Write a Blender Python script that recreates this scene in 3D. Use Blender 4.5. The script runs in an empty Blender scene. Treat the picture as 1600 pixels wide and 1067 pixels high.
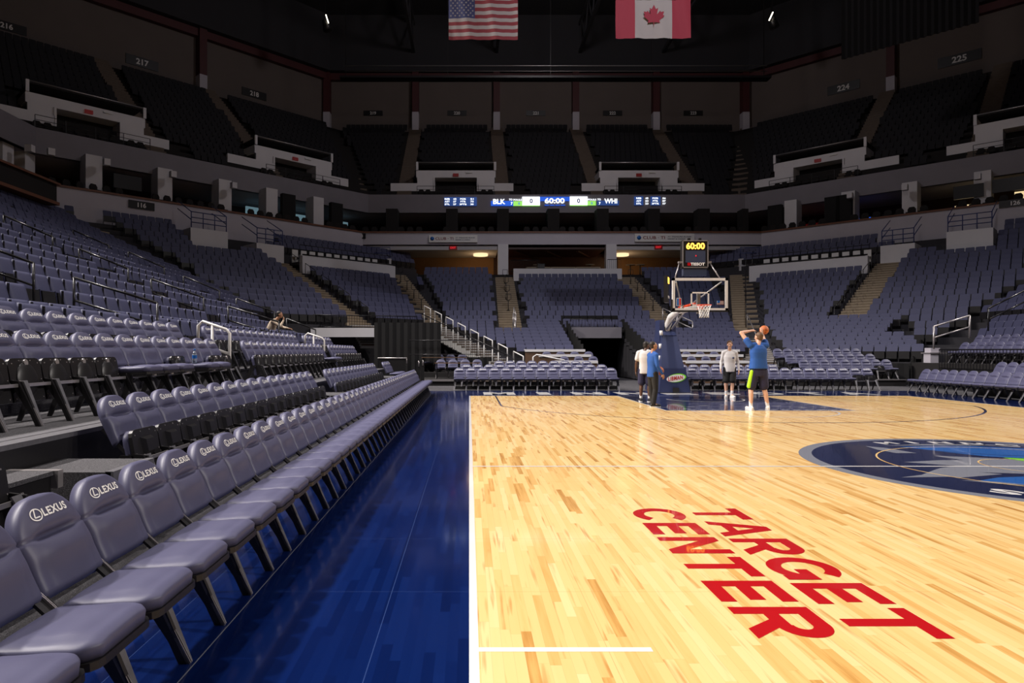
import bpy, bmesh, math, random
import numpy as np
from mathutils import Vector, Matrix
random.seed(7)
R = math.radians
D = bpy.data
SC = bpy.context.scene
COL = SC.collection
# ------------------------------------------------------------------ camera, exposure, light
H = 1.548; F = 1050.0; CX = 7.62
cam = D.cameras.new('camera'); camo = D.objects.new('camera', cam); COL.objects.link(camo)
camo.location = (0, 0, H); camo.rotation_euler = (R(90), 0, 0)
cam.lens = F * 36 / 1600; cam.sensor_width = 36; cam.shift_x = 67 / 1600; cam.shift_y = 15.5 / 1600
cam.clip_end = 400; cam.clip_start = 0.02
SC.camera = camo
SC.view_settings.view_transform = 'Standard'; SC.view_settings.look = 'None'
SC.view_settings.gamma = 1.0; SC.view_settings.exposure = 0.0
w = D.worlds.new('world'); SC.world = w; w.use_nodes = True
w.node_tree.nodes['Background'].inputs[0].default_value = (0.55, 0.5, 0.6, 1)
w.node_tree.nodes['Background'].inputs[1].default_value = 0.013
def spot(loc, tgt, e, col, ang, blend=1.0, rad=0.5, nm='court_light'):
    l = D.lights.new(nm, 'SPOT'); l.energy = e; l.color = col; l.spot_size = R(ang); l.spot_blend = blend; l.shadow_soft_size = rad
    o = D.objects.new(nm, l); COL.objects.link(o); o.location = loc
    o.rotation_euler = (Vector(tgt) - Vector(loc)).to_track_quat('-Z', 'Y').to_euler()
    return o
WARM = (1.0, 0.93, 0.88)
KEY = 36000
for yy in (0.0, 10.0, 20.0, 29.0):
    spot((-22, yy, 23), (4.0, yy + 0.5, 0), KEY * 0.78, WARM, 66)
    spot((-9, yy, 24), (4.0, yy + 0.5, 0), KEY * 0.22, WARM, 84)
    spot((37, yy, 23), (10.5, yy + 0.5, 0), KEY * 0.42, WARM, 64)
spot((CX, 14, 27), (CX, 40, 2), 12000, (0.9, 0.9, 1.0), 66, nm='stand_light')
spot((CX, 10, 27), (-7, 20, 1), 3000, (0.9, 0.9, 1.0), 60, nm='stand_light')
spot((CX, 10, 27), (24, 27, 1), 7000, (0.9, 0.9, 1.0), 62, nm='stand_light')

for hx, hy, hz, he in ((CX, 12, 24, 2300), (CX, 43, 31, 2900)):   # added fill for the ambient light, no fixtures modelled
    l = D.lights.new('ambient_fill_light', 'POINT'); l.energy = he; l.color = (1.0, 0.92, 0.95); l.shadow_soft_size = 1.5
    o = D.objects.new('ambient_fill_light', l); COL.objects.link(o); o.location = (hx, hy, hz)

def at(px, py, Y):
    return ((px - 733) / F * Y, Y, H + (549 - py) / F * Y)
def pix(x, y, z):
    return 733 + F * x / y, 549 - F * (z - H) / y
def inview(x, y, z, m=170):
    if y < 0.4: return False
    a, b = pix(x, y, z)
    return -m < a < 1600 + m and -m < b < 1067 + m

# ------------------------------------------------------------------ materials
def mat(name, col, rough=0.5, metal=0.0, noise=0.0, scale=40.0, bump=0.0, emit=None, es=0.0, coat=0.0, spec=0.5):
    m = D.materials.new(name); m.use_nodes = True
    nt = m.node_tree; b = nt.nodes['Principled BSDF']
    b.inputs['Base Color'].default_value = (*col, 1); b.inputs['Roughness'].default_value = rough
    b.inputs['Metallic'].default_value = metal; b.inputs['Coat Weight'].default_value = coat
    b.inputs['Specular IOR Level'].default_value = spec
    if noise or bump:
        tc = nt.nodes.new('ShaderNodeTexCoord'); n = nt.nodes.new('ShaderNodeTexNoise')
        n.inputs['Scale'].default_value = scale; n.inputs['Detail'].default_value = 3
        nt.links.new(tc.outputs['Object'], n.inputs['Vector'])
        if noise:
            mx = nt.nodes.new('ShaderNodeMix'); mx.data_type = 'RGBA'; mx.blend_type = 'MULTIPLY'
            mx.inputs[0].default_value = 1.0
            mx.inputs[6].default_value = (*col, 1)
            mr = nt.nodes.new('ShaderNodeMapRange'); mr.inputs[3].default_value = 1 - noise; mr.inputs[4].default_value = 1 + noise
            nt.links.new(n.outputs[0], mr.inputs[0]); nt.links.new(mr.outputs[0], mx.inputs[7])
            nt.links.new(mx.outputs[2], b.inputs['Base Color'])
        if bump:
            bp = nt.nodes.new('ShaderNodeBump'); bp.inputs['Strength'].default_value = bump; bp.inputs['Distance'].default_value = 0.01
            nt.links.new(n.outputs[0], bp.inputs['Height']); nt.links.new(bp.outputs[0], b.inputs['Normal'])
    if emit:
        b.inputs['Emission Color'].default_value = (*emit, 1); b.inputs['Emission Strength'].default_value = es
    return m
M = {}
M['leather'] = mat('leather', (0.084, 0.083, 0.150), 0.46, noise=0.12, scale=6, bump=0.12, spec=0.45)
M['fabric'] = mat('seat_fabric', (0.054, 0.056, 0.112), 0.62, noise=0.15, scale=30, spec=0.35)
M['black'] = mat('black_plastic', (0.012, 0.011, 0.012), 0.38, noise=0.2, scale=60)
M['blackm'] = mat('black_metal', (0.014, 0.013, 0.015), 0.3, metal=0.2)
M['gray_metal'] = mat('gray_leg_metal', (0.17, 0.165, 0.18), 0.5, metal=0.5, noise=0.25, scale=20)
M['chrome'] = mat('edge_trim', (0.55, 0.52, 0.52), 0.3, metal=0.8)
M['alu'] = mat('aluminium', (0.45, 0.42, 0.42), 0.4, metal=0.7, noise=0.15, scale=15)
M['white'] = mat('white_paint', (0.72, 0.70, 0.68), 0.45, noise=0.04, scale=4)
M['logo'] = mat('white_logo_print', (0.95, 0.94, 0.93), 0.5)
M['floorwhite'] = mat('white_floor_paint', (0.8, 0.78, 0.76), 0.2, coat=0.5)
M['floornavy'] = mat('navy_floor_paint', (0.008, 0.014, 0.055), 0.14, coat=0.5, noise=0.2, scale=2)
M['floorred'] = mat('red_floor_paint', (0.48, 0.008, 0.012), 0.2, coat=0.5)
M['floorgray'] = mat('grey_floor_paint', (0.24, 0.25, 0.29), 0.2, coat=0.5)
M['floorblue'] = mat('blue_floor_paint', (0.018, 0.12, 0.42), 0.2, coat=0.5)
M['floorgreen'] = mat('green_floor_paint', (0.2, 0.7, 0.02), 0.2, coat=0.5)
M['concrete'] = mat('dark_terrace', (0.03, 0.028, 0.034), 0.85, noise=0.2, scale=3)
M['tandark'] = mat('shaded_tan_riser', (0.2, 0.155, 0.105), 0.85, noise=0.2, scale=4)  # tan darkened for the risers, their shade put into the colour
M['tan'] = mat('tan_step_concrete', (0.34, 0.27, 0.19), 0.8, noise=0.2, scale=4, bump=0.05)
M['wallgray'] = mat('grey_wall_paint', (0.5, 0.47, 0.52), 0.7, noise=0.08, scale=1)
M['wallwhite'] = mat('pale_wall_paint', (0.66, 0.64, 0.66), 0.7, noise=0.08, scale=1)
M['fascia'] = mat('fascia_paint', (0.2, 0.185, 0.21), 0.6, noise=0.1, scale=1)
M['upwall'] = mat('upper_wall_paint', (0.13, 0.105, 0.095), 0.8, noise=0.12, scale=0.5)
M['brown'] = mat('brown_trim_wood', (0.16, 0.06, 0.03), 0.5, noise=0.2, scale=8)
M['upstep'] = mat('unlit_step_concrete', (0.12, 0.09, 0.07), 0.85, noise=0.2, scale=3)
M['ceil'] = mat('black_ceiling', (0.03, 0.029, 0.034), 0.9, noise=0.1, scale=1)
M['curtain'] = mat('black_curtain', (0.005, 0.0045, 0.005), 0.9, noise=0.3, scale=5)
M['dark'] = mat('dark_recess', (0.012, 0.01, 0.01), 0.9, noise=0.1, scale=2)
M['redbeam'] = mat('dark_red_beam', (0.07, 0.012, 0.014), 0.6, noise=0.1, scale=2)
M['warmwall'] = mat('warm_tan_wall', (0.36, 0.2, 0.09), 0.7, noise=0.15, scale=1)
M['redwood'] = mat('dark_red_panel', (0.06, 0.018, 0.012), 0.5, noise=0.2, scale=3)
M['navypad'] = mat('navy_pad_vinyl', (0.022, 0.03, 0.085), 0.45, noise=0.1, scale=3)
M['bluerail'] = mat('blue_rail_paint', (0.03, 0.045, 0.16), 0.4)
M['silverstep'] = mat('silver_step_metal', (0.5, 0.49, 0.48), 0.5, metal=0.1, noise=0.15, scale=6)
M['table'] = mat('brown_table_top', (0.13, 0.075, 0.045), 0.45, noise=0.2, scale=5)
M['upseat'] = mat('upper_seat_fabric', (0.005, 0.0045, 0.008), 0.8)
def emi(name, c, s): return mat(name, tuple(x * 0.2 for x in c), 0.5, emit=c, es=s)
M['e_white'] = emi('led_white', (0.9, 0.95, 1.0), 1.6)
M['e_blue'] = emi('led_blue', (0.02, 0.12, 0.75), 0.9)
M['e_dblue'] = emi('led_dark_blue', (0.03, 0.08, 0.3), 0.7)
M['e_green'] = emi('led_green', (0.35, 0.85, 0.15), 1.0)
M['e_navy'] = emi('led_navy', (0.0, 0.0, 0.06), 1.0)
M['e_amber'] = emi('clock_amber', (1.0, 0.45, 0.05), 4.0)
M['e_red'] = emi('red_sign_glow', (0.8, 0.02, 0.03), 1.0)
M['e_exit'] = emi('exit_sign_red', (0.3, 0.01, 0.01), 0.14)
M['e_lamp'] = emi('lamp_glow', (1.0, 0.72, 0.4), 1.3)
M['e_tube'] = emi('stage_lamp_glow', (1.0, 0.9, 0.7), 5.0)
M['e_suite'] = emi('suite_window_glow', (0.25, 0.42, 0.5), 0.35)
M['e_suitewarm'] = emi('warm_suite_glow', (1.0, 0.75, 0.4), 0.9)

def carpet():
    m = mat('speckled_carpet', (0.1, 0.095, 0.105), 0.95); nt = m.node_tree; b = nt.nodes['Principled BSDF']
    tc = nt.nodes.new('ShaderNodeTexCoord'); v = nt.nodes.new('ShaderNodeTexVoronoi'); v.inputs['Scale'].default_value = 330
    nt.links.new(tc.outputs['Object'], v.inputs['Vector'])
    wn = nt.nodes.new('ShaderNodeTexWhiteNoise'); nt.links.new(v.outputs['Color'], wn.inputs['Vector'])
    cr = nt.nodes.new('ShaderNodeValToRGB'); nt.links.new(wn.outputs['Value'], cr.inputs[0])
    e = cr.color_ramp; e.elements[0].color = (0.022, 0.021, 0.024, 1); e.elements[1].color = (0.26, 0.255, 0.27, 1)
    a = e.elements.new(0.6); a.color = (0.055, 0.052, 0.058, 1); a2 = e.elements.new(0.92); a2.color = (0.11, 0.105, 0.115, 1)
    nt.links.new(cr.outputs[0], b.inputs['Base Color'])
    bp = nt.nodes.new('ShaderNodeBump'); bp.inputs['Strength'].default_value = 0.4; bp.inputs['Distance'].default_value = 0.004
    nt.links.new(wn.outputs['Value'], bp.inputs['Height']); nt.links.new(bp.outputs[0], b.inputs['Normal'])
    return m
M['carpet'] = carpet()

def planks(name, ramp, rough, plank=0.0572, blue=False):
    m = D.materials.new(name); m.use_nodes = True; nt = m.node_tree; N = nt.nodes; L = nt.links
    b = N['Principled BSDF']; tc = N.new('ShaderNodeTexCoord'); sp = N.new('ShaderNodeSeparateXYZ'); L.new(tc.outputs['Object'], sp.inputs[0])
    def ma(op, a, c=None, d=None):
        n = N.new('ShaderNodeMath'); n.operation = op
        for i, v in enumerate((a, c, d)):
            if v is None: continue
            if isinstance(v, (int, float)): n.inputs[i].default_value = v
            else: L.new(v, n.inputs[i])
        return n.outputs[0]
    u = ma('DIVIDE', sp.outputs[0], plank); ui = ma('FLOOR', u)
    wr = N.new('ShaderNodeTexWhiteNoise'); wr.noise_dimensions = '1D'; L.new(ui, wr.inputs['W'])
    ln = ma('MULTIPLY_ADD', wr.outputs['Value'], 0.35, 0.75)
    v = ma('DIVIDE', ma('MULTIPLY_ADD', wr.outputs['Value'], 17.3, sp.outputs[1]), ln); vi = ma('FLOOR', v)
    cb = N.new('ShaderNodeCombineXYZ'); L.new(ui, cb.inputs[0]); L.new(vi, cb.inputs[1])
    wc = N.new('ShaderNodeTexWhiteNoise'); wc.noise_dimensions = '3D'; L.new(cb.outputs[0], wc.inputs['Vector'])
    # grain, stretched along the plank
    cb2 = N.new('ShaderNodeCombineXYZ'); L.new(ma('MULTIPLY', sp.outputs[0], 30), cb2.inputs[0]); L.new(ma('MULTIPLY', sp.outputs[1], 1.6), cb2.inputs[1]); L.new(ma('MULTIPLY', wc.outputs['Value'], 50), cb2.inputs[2])
    gn = N.new('ShaderNodeTexNoise'); gn.inputs['Scale'].default_value = 1.0; gn.inputs['Detail'].default_value = 4; L.new(cb2.outputs[0], gn.inputs['Vector'])
    mix = ma('ADD', ma('MULTIPLY', wc.outputs['Value'], 0.78), ma('MULTIPLY', gn.outputs[0], 0.22))
    # heartwood streaks
    cb3 = N.new('ShaderNodeCombineXYZ'); L.new(ma('MULTIPLY', sp.outputs[0], 14), cb3.inputs[0]); L.new(ma('MULTIPLY', sp.outputs[1], 0.9), cb3.inputs[1]); L.new(ma('MULTIPLY', wc.outputs['Value'], 90), cb3.inputs[2])
    g2 = N.new('ShaderNodeTexNoise'); g2.inputs['Scale'].default_value = 1.3; g2.inputs['Detail'].default_value = 2; L.new(cb3.outputs[0], g2.inputs['Vector'])
    cr = N.new('ShaderNodeValToRGB'); L.new(mix, cr.inputs[0])
    e = cr.color_ramp; e.elements[0].position = ramp[0][0]; e.elements[0].color = (*ramp[0][1], 1); e.elements[1].position = ramp[-1][0]; e.elements[1].color = (*ramp[-1][1], 1)
    for p, c in ramp[1:-1]:
        k = e.elements.new(p); k.color = (*c, 1)
    out = cr.outputs[0]
    mx = N.new('ShaderNodeMix'); mx.data_type = 'RGBA'; mx.blend_type = 'MIX'
    st = N.new('ShaderNodeMapRange'); st.inputs[1].default_value = 0.60; st.inputs[2].default_value = 0.72; st.inputs[3].default_value = 0; st.inputs[4].default_value = 0.0 if blue else 0.65
    L.new(g2.outputs[0], st.inputs[0]); L.new(st.outputs[0], mx.inputs[0]); L.new(out, mx.inputs[6]); mx.inputs[7].default_value = (0.46, 0.19, 0.03, 1)
    out = mx.outputs[2]
    # seams
    fu = ma('FRACT', u); fv = ma('FRACT', v)
    s1 = ma('LESS_THAN', ma('MINIMUM', fu, ma('SUBTRACT', 1.0, fu)), 0.018)
    s2 = ma('LESS_THAN', ma('MULTIPLY', ma('MINIMUM', fv, ma('SUBTRACT', 1.0, fv)), ln), 0.0012)
    sm = ma('MAXIMUM', s1, s2)
    # 4 x 8 ft panel joints
    pw = ma('FRACT', ma('DIVIDE', ma('ADD', sp.outputs[1], 0.55), 1.22)); pj = ma('LESS_THAN', pw, 0.0028)
    pu = ma('FRACT', ma('DIVIDE', ma('ADD', sp.outputs[0], 0.5), 1.22)); pj2 = ma('LESS_THAN', pu, 0.0022 if not blue else 0.004)
    pj = ma('MAXIMUM', pj, pj2)
    d1 = N.new('ShaderNodeMix'); d1.data_type = 'RGBA'; L.new(ma('MULTIPLY', sm, 0.22 if not blue else 0.15), d1.inputs[0]); L.new(out, d1.inputs[6])
    d1.inputs[7].default_value = (0.3, 0.15, 0.05, 1) if not blue else (0.0, 0.003, 0.015, 1)
    d2 = N.new('ShaderNodeMix'); d2.data_type = 'RGBA'; L.new(ma('MULTIPLY', pj, 0.55), d2.inputs[0]); L.new(d1.outputs[2], d2.inputs[6])
    d2.inputs[7].default_value = (0.34, 0.17, 0.06, 1) if not blue else (0.05, 0.09, 0.24, 1)
    L.new(d2.outputs[2], b.inputs['Base Color'])
    b.inputs['Roughness'].default_value = rough; b.inputs['Coat Weight'].default_value = 0.3; b.inputs['Coat Roughness'].default_value = 0.06
    # slight waviness from plank to plank
    bp = N.new('ShaderNodeBump'); bp.inputs['Strength'].default_value = 0.008 if blue else 0.03; bp.inputs['Distance'].default_value = 0.002
    L.new(ma('ADD', wc.outputs['Value'], ma('MULTIPLY', sm, -1.0)), bp.inputs['Height']); L.new(bp.outputs[0], b.inputs['Normal']); L.new(bp.outputs[0], b.inputs['Coat Normal'])
    return m
M['maple'] = planks('maple_court_planks', [(0.07, (0.46, 0.21, 0.045)), (0.15, (0.72, 0.41, 0.125)), (0.30, (0.85, 0.55, 0.21)), (0.6, (0.89, 0.61, 0.255)), (0.95, (0.93, 0.67, 0.32))], 0.2)
M['bluewood'] = planks('blue_apron_planks', [(0.05, (0.002, 0.008, 0.055)), (0.4, (0.0025, 0.011, 0.075)), (0.95, (0.004, 0.016, 0.098))], 0.13, blue=True)

# ------------------------------------------------------------------ mesh builder
class MB:
    def __init__(s): s.v = []; s.f = []; s.m = []; s.cur = 0; s.sm = []; s.smooth = False
    def _f(s, f): s.f.append(f); s.m.append(s.cur); s.sm.append(s.smooth)
    def box(s, x0, y0, z0, x1, y1, z1, mx=None):
        b = len(s.v)
        for z in (z0, z1):
            for (x, y) in ((x0, y0), (x1, y0), (x1, y1), (x0, y1)):
                p = Vector((x, y, z)); s.v.append(tuple(mx @ p) if mx else tuple(p))
        for q in ((0, 3, 2, 1), (4, 5, 6, 7), (0, 1, 5, 4), (1, 2, 6, 5), (2, 3, 7, 6), (3, 0, 4, 7)): s._f([b + i for i in q])
        return s
    def bar(s, p, q, wd, ht, up=(0, 0, 1)):
        p = Vector(p); q = Vector(q); d = (q - p); L = d.length
        if L < 1e-6: return s
        d.normalize(); u = Vector(up)
        if abs(d.dot(u)) > 0.98: u = Vector((1, 0, 0))
        a = d.cross(u).normalized(); c = a.cross(d).normalized(); b = len(s.v)
        for e in (p, q):
            for (i, j) in ((-1, -1), (1, -1), (1, 1), (-1, 1)): s.v.append(tuple(e + a * i * wd / 2 + c * j * ht / 2))
        for qd in ((0, 1, 2, 3), (7, 6, 5, 4), (0, 4, 5, 1), (1, 5, 6, 2), (2, 6, 7, 3), (3, 7, 4, 0)): s._f([b + i for i in qd])
        return s
    def tube(s, pts, r, n=8, r2=None, cap=True):
        pts = [Vector(p) for p in pts]; k = len(pts); b = len(s.v); a = None; old = s.smooth; s.smooth = True
        for i, p in enumerate(pts):
            d = (pts[min(i + 1, k - 1)] - pts[max(i - 1, 0)]).normalized()
            if a is None:
                u = Vector((0, 0, 1)) if abs(d.z) < 0.9 else Vector((1, 0, 0)); a = d.cross(u).normalized()
            else: a = (a - d * a.dot(d)).normalized()
            c = d.cross(a); rr = r if r2 is None else r + (r2 - r) * i / (k - 1)
            for j in range(n):
                t = 2 * math.pi * j / n; s.v.append(tuple(p + (a * math.cos(t) + c * math.sin(t)) * rr))
        for i in range(k - 1):
            for j in range(n): s._f([b + i * n + j, b + i * n + (j + 1) % n, b + (i + 1) * n + (j + 1) % n, b + (i + 1) * n + j])
        if cap: s._f([b + j for j in range(n)][::-1]); s._f([b + (k - 1) * n + j for j in range(n)])
        s.smooth = old
        return s
    def ell(s, c, r, n=14, mrot=None):
        b = len(s.v); old = s.smooth; s.smooth = True; c = Vector(c)
        for i in range(1, n):
            th = math.pi * i / n
            for j in range(n):
                ph = 2 * math.pi * j / n
                p = Vector((r[0] * math.sin(th) * math.cos(ph), r[1] * math.sin(th) * math.sin(ph), r[2] * math.cos(th)))
                if mrot: p = mrot @ p
                s.v.append(tuple(c + p))
        t = Vector((0, 0, r[2])); 
        if mrot: t = mrot @ t
        s.v.append(tuple(c + t)); s.v.append(tuple(c - t)); T = len(s.v) - 2
        for i in range(n - 2):
            for j in range(n): s._f([b + i * n + j, b + (i + 1) * n + j, b + (i + 1) * n + (j + 1) % n, b + i * n + (j + 1) % n])
        for j in range(n): s._f([T, b + j, b + (j + 1) % n]); s._f([T + 1, b + (n - 2) * n + (j + 1) % n, b + (n - 2) * n + j])
        s.smooth = old
        return s
    def prism(s, poly, vec, flip=False):
        b = len(s.v); n = len(poly); vec = Vector(vec)
        for p in poly: s.v.append(tuple(p))
        for p in poly: s.v.append(tuple(Vector(p) + vec))
        s._f([b + i for i in range(n)][::-1]); s._f([b + n + i for i in range(n)])
        for i in range(n): s._f([b + i, b + (i + 1) % n, b + n + (i + 1) % n, b + n + i])
        return s
    def quad(s, a, b_, c, d):
        b = len(s.v); s.v += [tuple(a), tuple(b_), tuple(c), tuple(d)]; s._f([b, b + 1, b + 2, b + 3]); return s
    def poly(s, pts):
        b = len(s.v); s.v += [tuple(p) for p in pts]; s._f(list(range(b, b + len(pts)))); return s
    def add(s, verts, faces, mx=None):
        b = len(s.v)
        for p in verts: s.v.append(tuple(mx @ Vector(p)) if mx else tuple(p))
        for f in faces: s._f([b + i for i in f])
        return s
    def mesh(s, name, mats):
        me = D.meshes.new(name); me.from_pydata(s.v, [], s.f)
        for m in (mats if isinstance(mats, (list, tuple)) else [mats]): me.materials.append(M[m] if isinstance(m, str) else m)
        me.polygons.foreach_set('material_index', s.m); me.polygons.foreach_set('use_smooth', s.sm); me.update()
        return me
    def build(s, name, mats, parent=None, loc=None, rz=0.0, fix=True):
        me = s.mesh(name, mats)
        if fix:
            bm = bmesh.new(); bm.from_mesh(me); bmesh.ops.recalc_face_normals(bm, faces=bm.faces); bm.to_mesh(me); bm.free()
        o = D.objects.new(name, me); COL.objects.link(o)
        if parent: o.parent = parent
        if loc: o.location = loc
        if rz: o.rotation_euler = (0, 0, rz)
        return o
def thing(name, label, cat, loc=(0, 0, 0), rz=0.0, group=None):
    o = D.objects.new(name, None); COL.objects.link(o); o.location = loc; o.rotation_euler = (0, 0, rz); o.empty_display_size = 0.1
    return tag(o, label, cat, group)
def tag(o, label, cat, group=None, kind=None):
    o['label'] = label; o['category'] = cat
    if group: o['group'] = group
    if kind: o['kind'] = kind
    return o
def struct(o): o['kind'] = 'structure'; return o
def copy_tree(o, parent=None):
    c = o.copy(); COL.objects.link(c); c.parent = parent
    for ch in o.children: copy_tree(ch, c)
    return c
ONES = 'zero first second third fourth fifth sixth seventh eighth ninth tenth eleventh twelfth thirteenth fourteenth fifteenth sixteenth seventeenth eighteenth nineteenth'.split()
TENS = {2: 'twent', 3: 'thirt', 4: 'fort', 5: 'fift', 6: 'sixt', 7: 'sevent', 8: 'eight', 9: 'ninet'}
def ordn(n):
    if n < 20: return ONES[n]
    t, u = divmod(n, 10)
    if t >= 10: return 'number %d' % n
    return TENS[t] + 'ieth' if u == 0 else TENS[t] + 'y-' + ONES[u]
def text_me(body, size=1.0, bold=0.0, extr=0.0, align='CENTER', space=1.0, res=3):
    c = D.curves.new('text', 'FONT'); c.body = body; c.size = size; c.align_x = align; c.align_y = 'CENTER'; c.offset = bold; c.extrude = extr
    c.space_character = space; c.resolution_u = res; c.fill_mode = 'FRONT' if extr == 0 else 'BOTH'
    o = D.objects.new('text', c); COL.objects.link(o)
    bpy.context.view_layer.update()
    me = D.meshes.new_from_object(o.evaluated_get(bpy.context.evaluated_depsgraph_get()))
    D.objects.remove(o); D.curves.remove(c)
    v = [tuple(x.co) for x in me.vertices]; f = [tuple(p.vertices) for p in me.polygons]
    D.meshes.remove(me); return v, f
def put_text(mb, body, height, center, ux, uy, width=None, bold=0.02, space=1.0):
    """flat lettering: cap height and total width in metres, ux/uy the reading and up directions"""
    v, f = text_me(body, 1.0, bold, 0.0, space=space)
    xs = [a[0] for a in v]; ys = [a[1] for a in v]; cx = (min(xs) + max(xs)) / 2; cy = (min(ys) + max(ys)) / 2
    sy = height / (max(ys) - min(ys)); sx = sy if width is None else width / (max(xs) - min(xs))
    c = Vector(center); ux = Vector(ux); uy = Vector(uy)
    mb.add([tuple(c + ux * (a[0] - cx) * sx + uy * (a[1] - cy) * sy) for a in v], f)
def boxed(name, m, x0, y0, z0, x1, y1, z1, parent=None): return MB().box(x0, y0, z0, x1, y1, z1).build(name, m, parent)

# ------------------------------------------------------------------ bowl outline (octagon half)
def path(E, C, S, Y0=-6.0):
    return [(CX - S, Y0), (CX - S, C - S), (CX - (C - E), E), (CX + (C - E), E), (CX + S, C - S), (CX + S, Y0)]
def band(mb, p1, z1, p2, z2, segs=(0, 1, 2, 3, 4)):
    for i in segs: mb.quad((*p1[i], z1), (*p1[i + 1], z1), (*p2[i + 1], z2), (*p2[i], z2))
def rowE(j): return 42.6 + 0.92 * j
def rowC(j): return 51.8 + 1.12 * j
def rowS(j): return 17.97 + 0.83 * j
def rowZ(j): return 3.836 + 0.37 * j + max(0, j - 12) * 0.06 - 0.86      # floor height
# ------------------------------------------------------------------ floors
fl = MB().box(-60, -10, -0.3, 75, 95, -0.06).build('floor', 'concrete'); struct(fl)
dk = MB().box(-2.05, -4, -0.06, 17.35, 26.6, -0.012).build('floor_deck', 'dark'); struct(dk)
court = MB().box(0.05, -5.3, -0.02, 15.24, 23.39, 0).build('basketball_court', 'maple'); struct(court)
ap = MB(); ap.box(-2.05, -5.3, -0.02, 0.0, 26.4, 0); ap.box(15.29, -5.3, -0.02, 17.35, 26.4, 0); ap.box(0.0, 23.44, -0.02, 15.29, 26.4, 0)
struct(ap.build('painted_apron', 'bluewood'))
cf = MB(); cf.box(-3.3, -5, -0.06, -2.05, 30, 0.004); cf.box(-8, 26.4, -0.06, 22, 36, -0.004); cf.box(17.35, -5, -0.06, 19.3, 26.4, 0.004)
struct(cf.build('carpet_floor', 'carpet'))
ln = MB(); ln.box(0.0, -5.3, -0.02, 0.05, 23.44, 0.0005); ln.box(15.24, -5.3, -0.02, 15.29, 23.44, 0.0005); ln.box(0.05, 23.39, -0.02, 15.24, 23.44, 0.0005)
ln.build('boundary_line', 'floorwhite', court)
Z1 = 0.0008; Z2 = 0.0014; Z3 = 0.002; Z4 = 0.0026; Z5 = 0.0032
def flat(mb, x0, y0, x1, y1, z): mb.quad((x0, y0, z), (x1, y0, z), (x1, y1, z), (x0, y1, z))
def ring(mb, cx, cy, r0, r1, z, a0=0, a1=360, n=96):
    for i in range(n):
        a = R(a0 + (a1 - a0) * i / n); b = R(a0 + (a1 - a0) * (i + 1) / n)
        mb.quad((cx + r0 * math.cos(a), cy + r0 * math.sin(a), z), (cx + r1 * math.cos(a), cy + r1 * math.sin(a), z), (cx + r1 * math.cos(b), cy + r1 * math.sin(b), z), (cx + r0 * math.cos(b), cy + r0 * math.sin(b), z))
def disc(mb, cx, cy, r, z, n=96): mb.poly([(cx + r * math.cos(2 * math.pi * i / n), cy + r * math.sin(2 * math.pi * i / n), z) for i in range(n)])
m = MB(); flat(m, 5.18, 17.6, 10.06, 23.39, Z1); m.build('painted_lane', 'floornavy', court, fix=False)
m = MB(); ring(m, CX, 17.6, 1.80, 1.85, Z3, 180, 360, 60); ring(m, CX, 21.8, 1.19, 1.24, Z3, 180, 360, 40)
flat(m, 5.13, 17.6, 5.18, 23.39, Z3); flat(m, 10.06, 17.6, 10.11, 23.39, Z3); flat(m, 5.13, 17.56, 10.11, 17.6, Z3)
for k in range(8):
    a = R(8 + k * 22.5); flat(m, CX + 1.83 * math.cos(a) - 0.12, 17.6 + 1.83 * math.sin(a) - 0.025, CX + 1.83 * math.cos(a) + 0.12, 17.6 + 1.83 * math.sin(a) + 0.025, Z3)
for yy in (18.6, 19.5, 20.4, 21.3):
    flat(m, 5.3, yy, 5.5, yy + 0.05, Z3); flat(m, 9.74, yy, 9.94, yy + 0.05, Z3)
m.build('lane_line', 'floorwhite', court, fix=False)
m = MB(); a0 = math.degrees(math.asin((15.24 / 2 - 0.91) / 7.24)); ring(m, CX, 21.8, 7.21, 7.27, Z2, 270 - a0, 270 + a0, 120)
flat(m, 0.89, 21.8 - 7.24 * math.cos(R(a0)), 0.94, 23.39, Z2); flat(m, 14.3, 21.8 - 7.24 * math.cos(R(a0)), 14.35, 23.39, Z2)
m.build('three_point_line', 'floornavy', court, fix=False)
m = MB(); flat(m, 0.05, 9.02, 15.24, 9.075, Z4); flat(m, 0.05, 3.465, 0.95, 3.515, Z1)
m.build('half_court_line', 'floorwhite', court, fix=False)
# centre logo
LY = 9.05
m = MB(); ring(m, CX, LY, 2.68, 2.86, Z1, n=140); m.build('logo_outer_ring', 'floorgray', court, fix=False)
m = MB(); disc(m, CX, LY, 2.68, Z1, 140); m.build('logo_disc', 'floornavy', court, fix=False)
def gp(px, py, z):
    Y = H * F / (py - 549); return ((px - 733) / F * Y, Y, z)
m = MB(); m.poly([gp(*q, Z2) for q in ((1405, 698), (1450, 697), (1520, 697), (1600, 701), (1690, 708), (1720, 716), (1640, 713), (1560, 711), (1470, 705))])
m.poly([gp(*q, Z2) for q in ((1470, 705.5), (1560, 711.5), (1640, 713.5), (1600, 716), (1540, 713))])
m.poly([gp(*q, Z2) for q in ((1530, 751), (1560, 746), (1620, 744), (1700, 748), (1740, 756), (1640, 760), (1590, 757))])
m.build('logo_blue_fur', 'floorblue', court, fix=False)
m = MB()
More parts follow.
